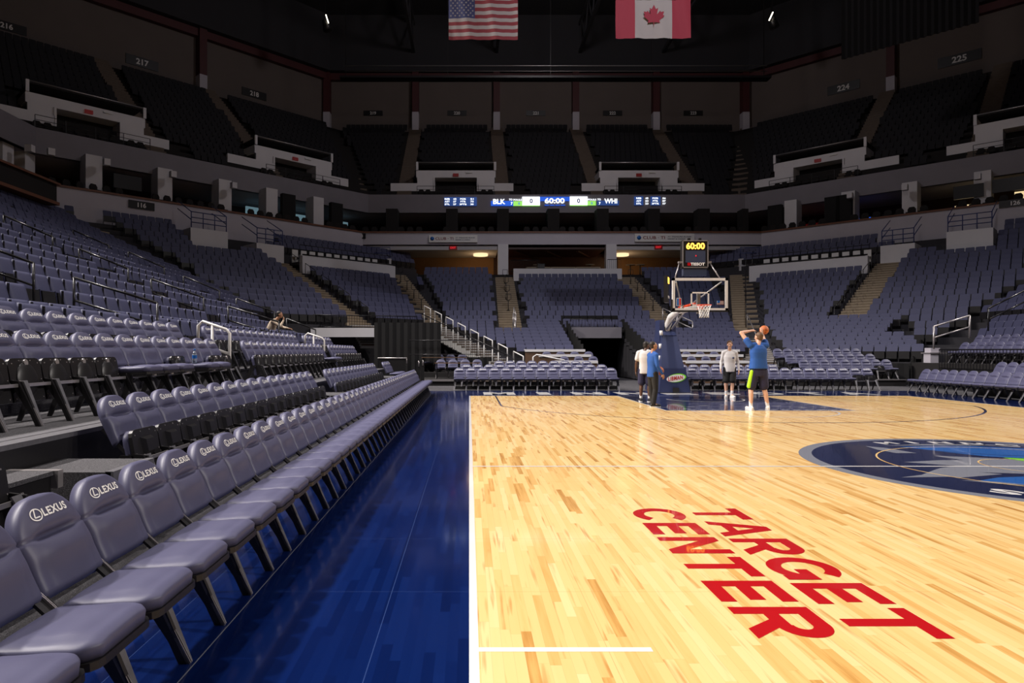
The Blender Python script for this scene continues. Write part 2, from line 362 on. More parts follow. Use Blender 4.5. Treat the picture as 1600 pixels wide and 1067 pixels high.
for poly in (((1457, 712), (1530, 715), (1600, 719), (1690, 722), (1760, 730), (1700, 740), (1620, 741), (1530, 738), (1567, 741), (1530, 744), (1495, 747), (1488, 745), (1408, 746), (1440, 742), (1458, 735), (1470, 731), (1496, 728), (1412, 722), (1470, 719), (1505, 719)),
             ((1352, 697), (1385, 700), (1432, 708), (1400, 708), (1372, 703)), ((1500, 750), (1560, 753), (1620, 759), (1560, 756)),
             ((1378, 696.5), (1440, 694), (1540, 694.5), (1620, 697), (1540, 696), (1440, 696))):
    m.poly([gp(*q, Z3) for q in poly])
m.build('logo_grey_wolf_head', 'floorgray', court, fix=False)
m = MB(); m.poly([gp(*q, Z4) for q in ((1567, 715), (1600, 716.5), (1650, 719.5), (1600, 720.5), (1585, 718.5))]); m.build('logo_green_eye', 'floorgreen', court, fix=False)
m = MB(); ring(m, CX, LY, 1.815, 1.84, Z5, n=90); ring(m, CX, LY, 0.6, 0.62, Z5, n=40); m.build('centre_circle', 'maple', court, fix=False)
m = MB()
for i, ch in enumerate('MINNESOTA TIMBERWOLVES'):
    if ch == ' ': continue
    a = R(104 - 11.43 * i); d = Vector((math.cos(a), math.sin(a), 0)); t = Vector((math.sin(a), -math.cos(a), 0))
    put_text(m, ch, 0.27, Vector((CX, LY, Z3)) + d * 2.37, t, d, width=0.1 if ch == 'I' else 0.3, bold=0.035)
m.build('logo_lettering', 'floorwhite', court, fix=False)
m = MB()
xs = np.linspace(1.1, 14.2, 9)
for ch, x in zip('MINNESOTA', xs): put_text(m, ch, 1.5, (x, 24.75, Z2), (1, 0, 0), (0, 1, 0), width=0.45 if ch == 'I' else 1.15, bold=0.05)
m.build('apron_lettering', 'floorwhite', court, fix=False)
# big red lettering, own glyphs in a unit-high box: u right, v up
def arc(cx, cy, rx, ry, a0, a1, t, n=18):
    q = []
    for i in range(n):
        a = R(a0 + (a1 - a0) * i / n); b = R(a0 + (a1 - a0) * (i + 1) / n)
        q.append([(cx + rx * math.cos(a), cy + ry * math.sin(a)), (cx + rx * math.cos(b), cy + ry * math.sin(b)), (cx + (rx - t) * math.cos(b), cy + (ry - t) * math.sin(b)), (cx + (rx - t) * math.cos(a), cy + (ry - t) * math.sin(a))])
    return q
def rc(a, b, c, d): return [(a, b), (c, b), (c, d), (a, d)]
T_ = 0.21
GL = {'T': (0.86, [rc(0, 1 - T_, 0.86, 1), rc(0.43 - T_ / 2, 0, 0.43 + T_ / 2, 1 - T_)]),
      'E': (0.74, [rc(0, 0, T_, 1), rc(T_, 0, 0.74, T_), rc(T_, 1 - T_, 0.74, 1), rc(T_, 0.4, 0.68, 0.4 + T_)]),
      'N': (0.88, [rc(0, 0, T_, 1), rc(0.88 - T_, 0, 0.88, 1), [(T_, 1), (T_, 0.66), (0.88 - T_, 0), (0.88 - T_, 0.34)]]),
      'A': (1.0, [[(0, 0), (0.23, 0), (0.60, 1), (0.38, 1)], [(0.77, 0), (1.0, 0), (0.62, 1), (0.4, 1)], rc(0.25, 0.2, 0.75, 0.38)]),
      'R': (0.88, [rc(0, 0, T_, 1), rc(T_, 1 - T_, 0.55, 1), rc(T_, 0.36, 0.55, 0.36 + T_ * 0.9), [(0.36, 0.37), (0.6, 0.37), (0.88, 0), (0.62, 0)]] + arc(0.53, 0.68, 0.33, 0.32, -90, 90, T_)),
      'C': (0.92, arc(0.5, 0.5, 0.5, 0.5, 38, 322, T_, 34)),
      'G': (0.98, arc(0.5, 0.5, 0.5, 0.5, 40, 348, T_, 34) + [rc(0.55, 0.34, 0.98, 0.53), rc(0.80, 0.06, 0.98, 0.34)])}
m = MB()
def word(txt, ytop, ybot, x0, x1):
    ws = [GL[c][0] for c in txt]; hgt = x1 - x0
    gap = 0.13 if txt[0] == 'T' else 0.17
    tot = sum(ws) + gap * (len(txt) - 1); k = (ytop - ybot) / tot; u = 0
    for c in txt:
        wd, polys = GL[c]
        for i_, p in enumerate(polys): m.poly([(x0 + v * hgt, ytop - (u + q) * k, Z2 + i_ * 3e-5) for (q, v) in p])
        u += wd + gap
word('TARGET', 6.62, 3.62, 2.14, 2.62); word('CENTER', 6.62, 3.62, 1.56, 2.04)
m.build('red_court_lettering', 'floorred', court, fix=False)
# pale tape line under the front row
m = MB(); flat(m, -1.365, -5, -1.358, 26, 0.0006)
struct(m.build('floor_tape_line', 'floorgray', fix=False))

# ------------------------------------------------------------------ risers on the left
def riser(mb, x0, x1, y0, y1, z):   # x0 < x1
    mb.box(x0, y0, -0.06, x1, y1, z)
m = MB(); m.cur = 0; m.box(-3.28, -5, -0.05, -2.47, 26.3, 0.28); m.box(-2.47, -5, -0.05, -2.1, 26.3, 0.10); m.box(-3.26, 4.8, 0.28, -2.56, 5.42, 0.684); m.box(-3.26, 13.15, 0.28, -2.56, 14.2, 0.684); m.box(-3.26, 22.1, 0.28, -2.56, 23.8, 0.684)
m.box(-4.95, -5, 0, -3.56, 26.2, 0.878); m.box(-5.85, -5, 0, -4.95, 26.2, 1.17)
struct(m.build('seating_platform', 'carpet'))
m = MB(); m.box(-3.56, -5, 0.845, -3.28, 26.2, 0.884); m.box(-3.44, -5, 0.884, -3.43, 26.2, 0.888)
for y0, y1 in ((4.8, 5.42), (13.15, 14.2), (22.1, 23.8)): m.box(-2.6, y0, 0.60, -2.54, y1, 0.69)
m.box(-2.51, -5, 0.25, -2.46, 26.3, 0.285); m.box(-4.99, -5, 1.14, -4.93, 26.2, 1.175)
struct(m.build('platform_nosing', 'gray_metal'))
m = MB(); m.box(-3.5, -5, 0, -3.285, 26.25, 0.845)
struct(m.build('platform_fascia', 'black'))
# floor heights of side rows near the court
SIDE = [(-6.2, 2.22 - 0.86)]
m = MB(); m.box(-6.75, -5, 0, -5.85, 27, 1.36)
xs_prev = -6.75
for j in (-4, -3, -2, -1):
    xb = CX - rowS(j) + 0.0
    m.box(xb - 0.55, -5, 0, xs_prev, 28.5 + 0.3 * j, rowZ(j)); xs_prev = xb - 0.55
struct(m.build('lower_terrace', 'concrete'))
# concrete bowl terraces
m = MB()
for j in range(0, 17):
    k = 12 if j > 12 else j
    p = path(rowE(j) - 0.3, rowC(j) - 0.35, rowS(j) - 0.3); pn = path(rowE(j + 1) - 0.3, rowC(j + 1) - 0.35, rowS(j + 1) - 0.3)
    z = rowZ(j); zp = rowZ(j - 1) if j else 0.0
    sg = (0, 1, 2, 3, 4) if j <= 12 else (0, 1, 3, 4)
    if j == 0: zp = -0.05
    band(m, p, zp, p, z, [s for s in sg if not (j == 0 and s == 2)]); band(m, p, z, pn, z, sg)
pt = path(rowE(0) - 0.3, rowC(0) - 0.35, rowS(0) - 0.3)
m.quad((*pt[2], -0.05), (5.4, pt[2][1], -0.05), (5.4, pt[2][1], rowZ(0)), (*pt[2], rowZ(0)))
m.quad((9.6, pt[2][1], -0.05), (*pt[3], -0.05), (*pt[3], rowZ(0)), (9.6, pt[2][1], rowZ(0)))
m.quad((5.4, pt[2][1], 2.7), (9.6, pt[2][1], 2.7), (9.6, pt[2][1], rowZ(0)), (5.4, pt[2][1], rowZ(0)))
struct(m.build('bowl_terrace', 'concrete', fix=False))
# retractable end stand
RL = [0.68, 0.675, 0.665, 0.65, 0.625, 0.63, 0.635, 0.64, 0.645]
def kEnds(k):   # angled right wing of row k
    C = 50.6 - 0.78 * (8 - k); Y = (C + CX) / (1 + RL[k]); return (CX + C - eY(k), eY(k)), (Y * RL[k], Y)
def eY(k): return 35.7 + 0.775 * k
def eZ(k): return 1.905 + 0.21 * k - 0.86
m = MB()
def eL(k): return 2.3 - 0.5 * k
for k in range(9):
    y0 = eY(k) - 0.35; y1 = eY(k) + 0.43; z = eZ(k)
    for (a, b) in ((eL(k) - 0.3, 5.9), (9.35, 16.3)):
        m.box(a, y0, z - 0.25 if k else 0, b, y1, z)
        if k: m.box(a, y0 + 0.1, 0, b, y1, z - 0.2)
for k in range(9):
    a, b = kEnds(k); o_ = Vector((1, 1)).normalized(); a = Vector(a); b = Vector(b); z = eZ(k)
    q = [a - o_ * 0.27, b - o_ * 0.27, b + o_ * 0.32, a + o_ * 0.32]; m.prism([(v.x, v.y, 0) for v in q], (0, 0, z))
struct(m.build('retractable_terrace', 'concrete'))

# ------------------------------------------------------------------ padded courtside chair
PITCH = 0.47
PH, PW = 0.42, 0.2335
def lerp(a, b, t): return a + (b - a) * t
def halfw(v):
    va = 0.50
    if v <= 0.04: return PW * (0.93 + 0.07 * math.sqrt(max(0, v / 0.04)))
    if v <= va: return PW
    t = (v - va) / (1 - va); return PW * max(0.0, 1 - t ** 2.35) ** (1 / 1.95)
def padfront(u, v):
    """thickness of the cushion in front of the shell"""
    a = (1 - abs(u) ** 16) ** 0.8 * 0.6 + (1 - abs(u) ** 4) * 0.4; e = min(1, v / 0.06) ** 0.5 if v < 0.06 else 1
    top = min(1, (1 - v) / 0.05) ** 0.5 if v > 0.95 else 1
    th = 0.040 + 0.032 * (max(a, 0)) ** 0.6
    th *= lerp(0.35, 1, e) * lerp(0.3, 1, top)
    th += 0.026 * math.exp(-((v - 0.40) / 0.13) ** 2) * (1 - abs(u) ** 2.5)
    th += 0.012 * math.exp(-((v - 0.80) / 0.15) ** 2) * (1 - abs(u) ** 2)
    cu = math.exp(-(max(0, abs(u) - 0.42) / 0.18) ** 2)
    th -= 0.046 * math.exp(-((v - 0.575) / 0.026) ** 2) * cu
    th -= 0.011 * math.exp(-((v - 0.575) / 0.012) ** 2)
    th += 0.010 * math.exp(-((v - 0.68) / 0.06) ** 2) * cu
    if v < 0.5: th -= 0.008 * math.exp(-((abs(u) - 0.72) / 0.07) ** 2) * min(1, (0.55 - v) * 4)
    return th
B0 = Vector((0.145, 0, 0.462)); B1 = Vector((-0.055, 0, 0.872)); BU = (B1 - B0).normalized(); BN = Vector((BU.z, 0, -BU.x))
PHL = (B1 - B0).length
def bp(u, v, off): return B0 + BU * (v * PHL) + Vector((0, u * halfw(v), 0)) + BN * off
def grid(mb, nu, nv, fn, flip=False):
    b = len(mb.v); old = mb.smooth; mb.smooth = True
    for i in range(nv + 1):
        for j in range(nu + 1): mb.v.append(tuple(fn(-1 + 2 * j / nu, i / nv)))
    for i in range(nv):
        for j in range(nu):
            q = [b + i * (nu + 1) + j, b + i * (nu + 1) + j + 1, b + (i + 1) * (nu + 1) + j + 1, b + (i + 1) * (nu + 1) + j]
            mb._f(q[::-1] if flip else q)
    mb.smooth = old; return b
def vmap(t): # denser rows near the crown and the crease
    return t
def uu(u): return math.copysign(1 - (1 - abs(u)) ** 1.5, u)
def chair_back(nu=20, nv=44):
    mb = MB(); mb.smooth = True
    def vv(v): return 1 - (1 - v) ** 1.25
    b1 = grid(mb, nu, nv, lambda u, v: bp(uu(u), vv(v), padfront(uu(u), vv(v))))
    b2 = grid(mb, nu, nv, lambda u, v: bp(uu(u) * 0.98, vv(v) * 0.99, -0.012 * (1 - abs(uu(u)) ** 4)), True)
    n = nu + 1
    for i in range(nv):
        mb._f([b1 + i * n, b1 + (i + 1) * n, b2 + (i + 1) * n, b2 + i * n]); mb._f([b1 + i * n + nu, b2 + i * n + nu, b2 + (i + 1) * n + nu, b1 + (i + 1) * n + nu])
    for j in range(nu):
        mb._f([b1 + j, b2 + j, b2 + j + 1, b1 + j + 1]); mb._f([b1 + nv * n + j, b1 + nv * n + j + 1, b2 + nv * n + j + 1, b2 + nv * n + j])
    return mb
def chair_logo():
    mb = MB()
    def onpad(y, s):    # y across (towards reader's left is +), s metres up the pad
        v = s / PHL; w_ = max(halfw(v), 0.02); u = y / w_
        return bp(u, v, padfront(u, v) + 0.0022)
    v, f = text_me('LEXUS', 1.0, 0.032, space=1.12)
    xs = [a[0] for a in v]; ys = [a[1] for a in v]; x0, x1, y0, y1 = min(xs), max(xs), min(ys), max(ys)
    sc = 0.040 / (y1 - y0); sx = 0.178 / (x1 - x0); cs = 0.785 * PHL
    # +X facing chair: the reader looks along -X, their right is +Y
    mb.add([tuple(onpad(-0.058 + (a[0] - x0) * sx, cs + (a[1] - (y0 + y1) / 2) * sc)) for a in v], f)
    n = 22
    for i in range(n):
        a = 2 * math.pi * i / n; b = 2 * math.pi * (i + 1) / n
        P = lambda t, r: onpad(-0.098 + 0.036 * r * math.cos(t), cs + 0.030 * r * math.sin(t))
        mb.quad(P(a, 1), P(b, 1), P(b, 0.82), P(a, 0.82))
    S = lambda y, s: onpad(-0.098 + y * 1.2, cs + s * 1.2)
    mb.quad(S(-0.004, 0.021), S(0.002, 0.021), S(-0.008, -0.008), S(-0.014, -0.008)); mb.quad(S(-0.014, -0.008), S(-0.012, -0.013), S(0.014, -0.013), S(0.014, -0.008))
    return mb
def seat_shape(nu=16, nv=18):
    mb = MB(); mb.smooth = True
    L = 0.40
    def hw(v):
        if v < 0.78: return 0.222 + 0.010 * v
        t = (v - 0.78) / 0.22; return 0.2298 * (1 - 0.30 * t ** 2.4)
    def top(u, v):
        z = 0.042 + 0.030 * max(0, 1 - abs(u) ** 6) ** 0.7 * min(1, (1 - v) / 0.10 + 0.02) ** 0.5 * min(1, v / 0.06 + 0.1) ** 0.5
        z -= 0.006 * math.exp(-((v - 0.80) / 0.02) ** 2) * math.exp(-(max(0, abs(u) - 0.45) / 0.2) ** 2) 
        z += 0.010 * math.exp(-((v - 0.66) / 0.14) ** 2) * (1 - abs(u) ** 3)
        z -= 0.008 * math.exp(-((abs(u) - 0.75) / 0.08) ** 2) * math.exp(-((v - 0.55) / 0.3) ** 2)
        return Vector((v * L, u * hw(v), z))
    V = lambda v: 1 - (1 - v) ** 1.35
    b1 = grid(mb, nu, nv, lambda u, v: top(uu(u), V(v)))
    b2 = grid(mb, nu, nv, lambda u, v: Vector((V(v) * L * 0.985, uu(u) * hw(V(v)) * 0.98, -0.002)), True)
    n = nu + 1
    for i in range(nv): mb._f([b1 + i * n, b1 + (i + 1) * n, b2 + (i + 1) * n, b2 + i * n]); mb._f([b1 + i * n + nu, b2 + i * n + nu, b2 + (i + 1) * n + nu, b1 + (i + 1) * n + nu])
    for j in range(nu): mb._f([b1 + j, b2 + j, b2 + j + 1, b1 + j + 1]); mb._f([b1 + nv * n + j, b1 + nv * n + j + 1, b2 + nv * n + j + 1, b2 + nv * n + j])
    return mb
def seat_shell(kind):
    mb = MB(); L = 0.41
    pl = [(0.0, -0.22), (0.345, -0.228), (0.378, -0.216), (0.397, -0.19), (0.403, -0.155), (0.403, 0.155), (0.397, 0.19), (0.378, 0.216), (0.345, 0.228), (0.0, 0.22)]
    mb.prism([(x, y, -0.034) for x, y in pl], (0, 0, 0.031))
    if kind == 'handle':
        a = [(0.16, -0.085), (0.33, -0.10), (0.33, 0.10), (0.16, 0.085)]; c = [(0.2, -0.06), (0.305, -0.07), (0.305, 0.07), (0.2, 0.06)]
        b = len(mb.v); mb.v += [(x, y, -0.034) for x, y in a] + [(x, y, -0.072) for x, y in c]
        mb._f([b + 4, b + 5, b + 6, b + 7])
        for i in range(4): mb._f([b + i, b + (i + 1) % 4, b + 4 + (i + 1) % 4, b + 4 + i])
    else:
        mb.ell((0.20, 0, -0.033), (0.165, 0.150, 0.036), 18)
    return mb
def screws(kind):
    mb = MB()
    for (x, y) in ((0.03, -0.19), (0.2, -0.2), (0.355, -0.18), (0.38, -0.08), (0.38, 0.08), (0.355, 0.18), (0.2, 0.2), (0.03, 0.19)):
        mb.tube([(x, y, -0.0345), (x, y, -0.039)], 0.006, 6)
    if kind != 'handle': mb.tube([(0.36, 0, -0.03), (0.36, 0, -0.052)], 0.03, 12)
    return mb
def chair_leg(y):
    mb = MB(); mb.cur = 0
    f0 = (0.60, 0.0); t0 = (0.385, 0.408)
    # front plate, wide under the seat and narrow at the floor
    sg = 1 if y < 0 else -1; y += sg * 0.014
    mb.prism([(t0[0] + 0.02, y - sg * 0.012, t0[1]), (t0[0] + 0.02, y + sg * 0.10, t0[1]), (f0[0] + 0.005, y + sg * 0.03, 0.0), (f0[0] + 0.005, y - sg * 0.012, 0.0)], (-0.012, 0, -0.004))
    mb.cur = 1
    mb.prism([(0.30, y - 0.012, 0.415), (0.43, y - 0.012, 0.40), (0.6, y - 0.012, 0.0), (0.55, y - 0.012, 0.0), (0.50, y - 0.012, 0.11)], (0, 0.024, 0))
    mb.prism([(0.20, y - 0.012, 0.40), (0.30, y - 0.012, 0.40), (0.10, y - 0.012, 0.0), (0.06, y - 0.012, 0.0)], (0, 0.024, 0))
    mb.cur = 2
    for e in (-0.009, 0.006): mb.bar((0.40, y + e, 0.412), (0.609, y + e, 0.004), 0.0045, 0.006)
    return mb
def chair_frame():
    mb = MB(); y = -PITCH / 2 + 0.016; mb.cur = 0
    mb.bar((0.31, PITCH / 2 - 0.040, 0.375), (0.02, PITCH / 2 - 0.040, 0.64), 0.05, 0.014)
    mb.bar((0.36, y, 0.30), (0.05, y, 0.62), 0.012, 0.03)
    mb.cur = 1; mb.box(0.255, -0.232, 0.372, 0.295, 0.232, 0.392); mb.box(0.385, -0.232, 0.350, 0.40, 0.232, 0.38); mb.cur = 0
    for yy in (-0.10, 0.10): mb.bar((0.20, yy, 0.41), (0.345, yy, 0.36), 0.014, 0.025)
    mb.cur = 1
    for s in (0.004, 0.012): mb.bar((0.33, PITCH / 2 - s, 0.368), (0.0, PITCH / 2 - s, 0.67), 0.004, 0.02)
    return mb
me_back = chair_back().mesh('backrest', 'leather'); me_logo = chair_logo().mesh('printed_logo', 'logo')
me_seat = seat_shape().mesh('seat', 'leather'); me_leg = chair_leg(-PITCH / 2).mesh('leg', ['gray_metal', 'black', 'alu']); me_legR = chair_leg(PITCH / 2).mesh('leg', ['gray_metal', 'black', 'alu'])
me_frame = chair_frame().mesh('frame', ['black', 'chrome'])
def shellmesh(k):
    a = seat_shell(k); b = screws(k); a.cur = 1; a.add(b.v, b.f); return a.mesh('seat_shell', ['black', 'alu'])
me_shell = {k: shellmesh(k) for k in ('handle', 'oval')}
for me in [me_back, me_seat, me_leg, me_legR, me_frame] + list(me_shell.values()):
    bm = bmesh.new(); bm.from_mesh(me); bmesh.ops.remove_doubles(bm, verts=bm.verts, dist=1e-5); bmesh.ops.recalc_face_normals(bm, faces=bm.faces); bm.to_mesh(me); bm.free()
def child(name, me, par, loc=None, rot=None):
    o = D.objects.new(name, me); COL.objects.link(o); o.parent = par
    if loc: o.location = loc
    if rot: o.rotation_euler = rot
    return o
def mk_chair(tipped, kind, logo, end):
    t = D.objects.new('courtside_chair', None); COL.objects.link(t); t.empty_display_size = 0.1
    b = child('backrest', me_back, t)
    if logo: child('printed_logo', me_logo, b)
    if tipped: s = child('seat', me_seat, t, (0.325, 0, 0.205), (0, R(-100), 0))
    else: s = child('seat', me_seat, t, (0.255, 0, 0.418), (0, R(-2.5), 0))
    child('seat_shell', me_shell[kind], s)
    child('frame', me_frame, t); child('leg', me_leg, t)
    if end: child('leg', me_legR, t)
    return t
PROTO = {}
NCH = [0]
def put_chair(x, y, z, rz, tipped, kind, logo, end, label, group):
    key = (tipped, kind, logo, end)
    if key not in PROTO: PROTO[key] = mk_chair(*key); t = PROTO[key]
    else: t = copy_tree(PROTO[key])
    t.location = (x, y, z); t.rotation_euler = (0, 0, rz); tag(t, label, 'chair', group); NCH[0] += 1
    return t
# a run of chairs along Y facing +X; x is the line of back tops
def run_y(x, z, y0, n, tip, kind, rowname, group, start=1, flip=False, logo=True, endname='from the camera end'):
    for i in range(n):
        y = y0 + i * PITCH; tp = tip(i) if callable(tip) else tip
        if not inview(x, y, z + 0.5, 260): continue
        put_chair(x, y, z, math.pi if flip else 0, tp, kind, logo, (i == n - 1) != flip if not flip else i == 0,
                  '%s padded chair, %s in the %s' % ('tipped-up' if tp else 'open', ordn(i + start), rowname), group)
Y10 = 3.09 - 4 * PITCH
run_y(-1.99, 0, Y10, 50, False, 'handle', 'long front courtside row', 'open padded chairs in the front courtside row')
for nm, y0, n, tp in (('aisle-side group nearest the camera', 3.85 - 3 * PITCH, 4, True), ('second-row group behind the front row', 5.83, 16, True), ('far second-row group', 14.60, 16, True), ('last small second-row group', 24.3, 4, False)):
    run_y(-3.11, 0.28, y0, n, tp, 'handle', nm, 'padded chairs in the second row')
t3 = lambda i: i < 10 or i == 13 or i >= 16
run_y(-4.42, 0.878, 11.4 - 17 * PITCH, 18, t3, 'oval', 'near group of the raised third row', 'padded chairs in the raised third row')
run_y(-4.42, 0.878, 13.2, 15, lambda i: i < 13, 'oval', 'middle group of the raised third row', 'padded chairs in the raised third row')
run_y(-4.42, 0.878, 21.2, 10, True, 'oval', 'far group of the raised third row', 'padded chairs in the raised third row')
run_y(-5.22, 1.17, 11.75 - 16 * PITCH, 17, True, 'oval', 'near group of the raised fourth row', 'padded chairs in the raised fourth row')
run_y(-5.22, 1.17, 13.3, 15, True, 'oval', 'middle group of the raised fourth row', 'padded chairs in the raised fourth row')
run_y(-5.22, 1.17, 21.2, 9, True, 'oval', 'far group of the raised fourth row', 'padded chairs in the raised fourth row')
def run_x(y, z, x0, n, tip, rowname, group, skip=(), logo=True):
    for i in range(n):
        x = x0 + i * PITCH
        if i in skip: continue
        tp = tip(i) if callable(tip) else tip
        put_chair(x, y, z, -math.pi / 2, tp, 'handle' if logo else 'oval', logo, i == n - 1, '%s padded chair, %s from the left in the %s' % ('tipped-up' if tp else 'open', ordn(i + 1), rowname), group)
run_x(27.2, 0, -0.38, 14, False, 'front baseline row left of the basket', 'baseline chairs left of the basket')
run_x(28.1, 0.12, -0.1, 13, False, 'second baseline row left of the basket', 'baseline chairs left of the basket')
run_x(29.0, 0.26, 1.3, 9, False, 'third baseline row left of the basket', 'baseline chairs left of the basket')
run_x(27.2, 0, 9.0, 16, lambda i: i >= 14, 'front baseline row right of the basket', 'baseline chairs right of the basket')
run_x(28.1, 0.12, 8.9, 9, False, 'second baseline row right of the basket', 'baseline chairs right of the basket')
run_x(30.6, 0.3, 15.2, 9, lambda i: i == 7, 'front row of the raised corner block', 'chairs in the raised corner block', logo=False)
run_x(31.5, 0.55, 15.0, 9, False, 'second row of the raised corner block', 'chairs in the raised corner block', logo=False)
run_x(32.3, 0.8, 14.8, 9, False, 'third row of the raised corner block', 'chairs in the raised corner block', logo=False)
run_y(17.25, 0, 25.3 - 16 * PITCH, 17, False, 'handle', 'front row along the far sideline', 'chairs along the far sideline', flip=True, logo=False, endname='counted from the near end')
run_y(18.35, 0.3, 23.1 - 12 * PITCH, 13, False, 'handle', 'second row along the far sideline', 'chairs along the far sideline', flip=True, logo=False, endname='counted from the near end')
run_y(21.0, 1.05, 28.4 - 16 * PITCH, 17, False, 'oval', 'lower railed row behind the far sideline', 'padded chairs behind the black railing', flip=True, logo=False, endname='counted from the near end')
run_y(22.0, 1.37, 28.9 - 17 * PITCH, 18, False, 'oval', 'upper railed row behind the far sideline', 'padded chairs behind the black railing', flip=True, logo=False, endname='counted from the near end')
m = MB(); m.box(14.6, 30.0, 0, 19.5, 30.95, 0.3); m.box(14.6, 30.95, 0, 19.5, 31.85, 0.55); m.box(14.3, 31.85, 0, 19.5, 33.0, 0.8)
m.box(18.0, -3, 0, 19.3, 24, 0.3); m.box(19.9, -3, 0, 21.4, 30.2, 1.05); m.box(21.4, -3, 0, 22.4, 30.2, 1.37)
m.box(-0.6, 27.65, 0, 6.1, 28.55, 0.12); m.box(1.0, 28.55, 0, 6.1, 29.6, 0.26); m.box(8.6, 27.65, 0, 13.3, 28.6, 0.12)
struct(m.build('chair_riser', 'dark'))
m = MB(); m.box(14.6, 29.95, 0.26, 19.5, 30.0, 0.31); struct(m.build('riser_nosing', 'alu'))

# ------------------------------------------------------------------ upholstered stadium seats
SP = 0.508
def stad_back():
    mb = MB(); mb.smooth = True
    W, T, B, L = 0.232, 0.86, 0.44, 0.15
    # rounded rectangle back pad, leaning
    def P(u, v, o):
        z = lerp(B, T, v); x = lerp(0.12, 0.0, v)
        wd = W * (1 - 0.10 * max(0, (v - 0.86) / 0.14) ** 2)
        return Vector((x + o, u * wd, z))
    f = lambda u, v: P(u, v, 0.028 + 0.024 * (1 - abs(u) ** 4) * (1 - abs(2 * v - 1) ** 4))
    b1 = grid(mb, 6, 6, f); b2 = grid(mb, 6, 6, lambda u, v: P(u, v, -0.012), True)
    n = 7
    for i in range(6): mb._f([b1 + i * n, b1 + (i + 1) * n, b2 + (i + 1) * n, b2 + i * n]); mb._f([b1 + i * n + 6, b2 + i * n + 6, b2 + (i + 1) * n + 6, b1 + (i + 1) * n + 6])
    for j in range(6): mb._f([b1 + j, b2 + j, b2 + j + 1, b1 + j + 1]); mb._f([b1 + 6 * n + j, b1 + 6 * n + j + 1, b2 + 6 * n + j + 1, b2 + 6 * n + j])
    return mb
def stad_pan(open_=False):
    mb = MB()
    if open_: mb.box(0.14, -0.22, 0.42, 0.58, 0.22, 0.48)
    else: mb.prism([(0.17, -0.215, 0.26), (0.24, -0.215, 0.25), (0.20, -0.215, 0.66), (0.13, -0.215, 0.66)], (0, 0.43, 0))
    return mb
def stad_frame():
    mb = MB(); mb.box(0.08, -0.245, 0, 0.16, -0.225, 0.5); mb.box(0.04, -0.246, 0.47, 0.075, -0.226, 0.84); return mb
me_sb = stad_back().mesh('backrest', 'fabric'); me_sp = stad_pan().mesh('seat', 'fabric'); me_sf = stad_frame().mesh('frame', 'blackm')
# cushioned pans with a dark underside
def pan_mesh():
    mb = MB(); mb.prism([(0.19, -0.215, 0.16), (0.225, -0.215, 0.155), (0.185, -0.215, 0.545), (0.15, -0.215, 0.545)], (0, 0.43, 0))
    mb.cur = 1; mb.prism([(0.225, -0.205, 0.162), (0.27, -0.205, 0.158), (0.22, -0.205, 0.52), (0.185, -0.205, 0.525)], (0, 0.41, 0)); return mb
me_sp = pan_mesh().mesh('seat', ['fabric', 'black'])
for me in (me_sb, me_sp, me_sf):
    bm = bmesh.new(); bm.from_mesh(me); bmesh.ops.recalc_face_normals(bm, faces=bm.faces); bm.to_mesh(me); bm.free()
seats = []  # (x,y,z,rz,label-row)
AISY = (4.9, 12.5, 20.5, 28.0)
def seg_seats(p, q, z, name, ok):
    p = Vector(p); q = Vector(q); L = (q - p).length; n = int(L / SP); d = (q - p) / L
    rz = math.atan2(-d.x, d.y) - 0  # seat faces right of travel?
    nrm = Vector((d.y, -d.x)); rz = math.atan2(nrm.y, nrm.x)
    c = 0; off = (L - n * SP) / 2 + SP / 2
    for i in range(n):
        P = p + d * (off + i * SP)
        if P.y < 1.0: continue
        if not inview(P.x, P.y, z + 0.6): continue
        if ok(P.x, P.y): c += 1; seats.append((P.x, P.y, z, rz, name, c))
def dist_line(x, y, a, b):
    ax, ay = a; bx, by = b; t = max(0, min(1, ((x - ax) * (bx - ax) + (y - ay) * (by - ay)) / ((bx - ax) ** 2 + (by - ay) ** 2)))
    return math.hypot(x - ax - t * (bx - ax), y - ay - t * (by - ay))
def mir(p): return (2 * CX - p[0], p[1])
ST1 = ((-6.1, 38.1), (-12.8, 44.83)); ST0 = ((-15.9, 36.2), (-21.9, 39.1)); ST2 = ((-2.12, 42.06), (-5.7, 51.9)); ST3 = ((2.62, 42.6), (2.80, 53.64))
STAIRS = [(*ST0, 0.75), (*ST1, 0.85), (*ST2, 0.85), (*ST3, 0.85)] + [(mir(a), mir(b), c) for a, b, c in ((*ST0, 0.75), (*ST1, 0.85), (*ST2, 0.85), (*ST3, 0.85))]
def okrow(j):
    def f(x, y):
        for a, b, wd in STAIRS:
            if dist_line(x, y, a, b) < wd + 0.22: return False
        dx = abs(x - CX)
        onside = y < rowC(j) - rowS(j) - 0.2
        if onside:
            for ya in AISY:
                if abs(y - ya) < 0.52: return False
        oncham = not onside and y < rowE(j) - 0.3
        # vomitory and table platform in the corner
        if oncham and 10 <= j <= 13:
            a = dist_line(dx, y, (CX + 13.2, 45.2), (CX + 5.9, 37.9)); 
            side = (dx - (CX + 13.2)) * (-1) + (y - 45.2) * 1  # beyond stair one towards the end
            if (y - dx) > (45.2 - 20.82) - 0.2: return False
        if oncham and j >= 15 and (y - dx) > (45.2 - 20.82) - 1.5 and (y - dx) < 26.6: return False
        if oncham and j > 12 and 19.5 < (y - dx) < 24.4: return False
        if oncham and j > 11 and 16.2 < (y - dx) < 20.6: return False
        if not onside and not oncham and j > 10 and dx < 4.9: return False
        # row gap over the tunnel
        if not onside and not oncham and j == 0 and 5.7 < x < 9.4: return False
        return True
    return f
SIDEN = {0: 'left', 1: 'left corner', 2: 'end', 3: 'right corner', 4: 'right'}
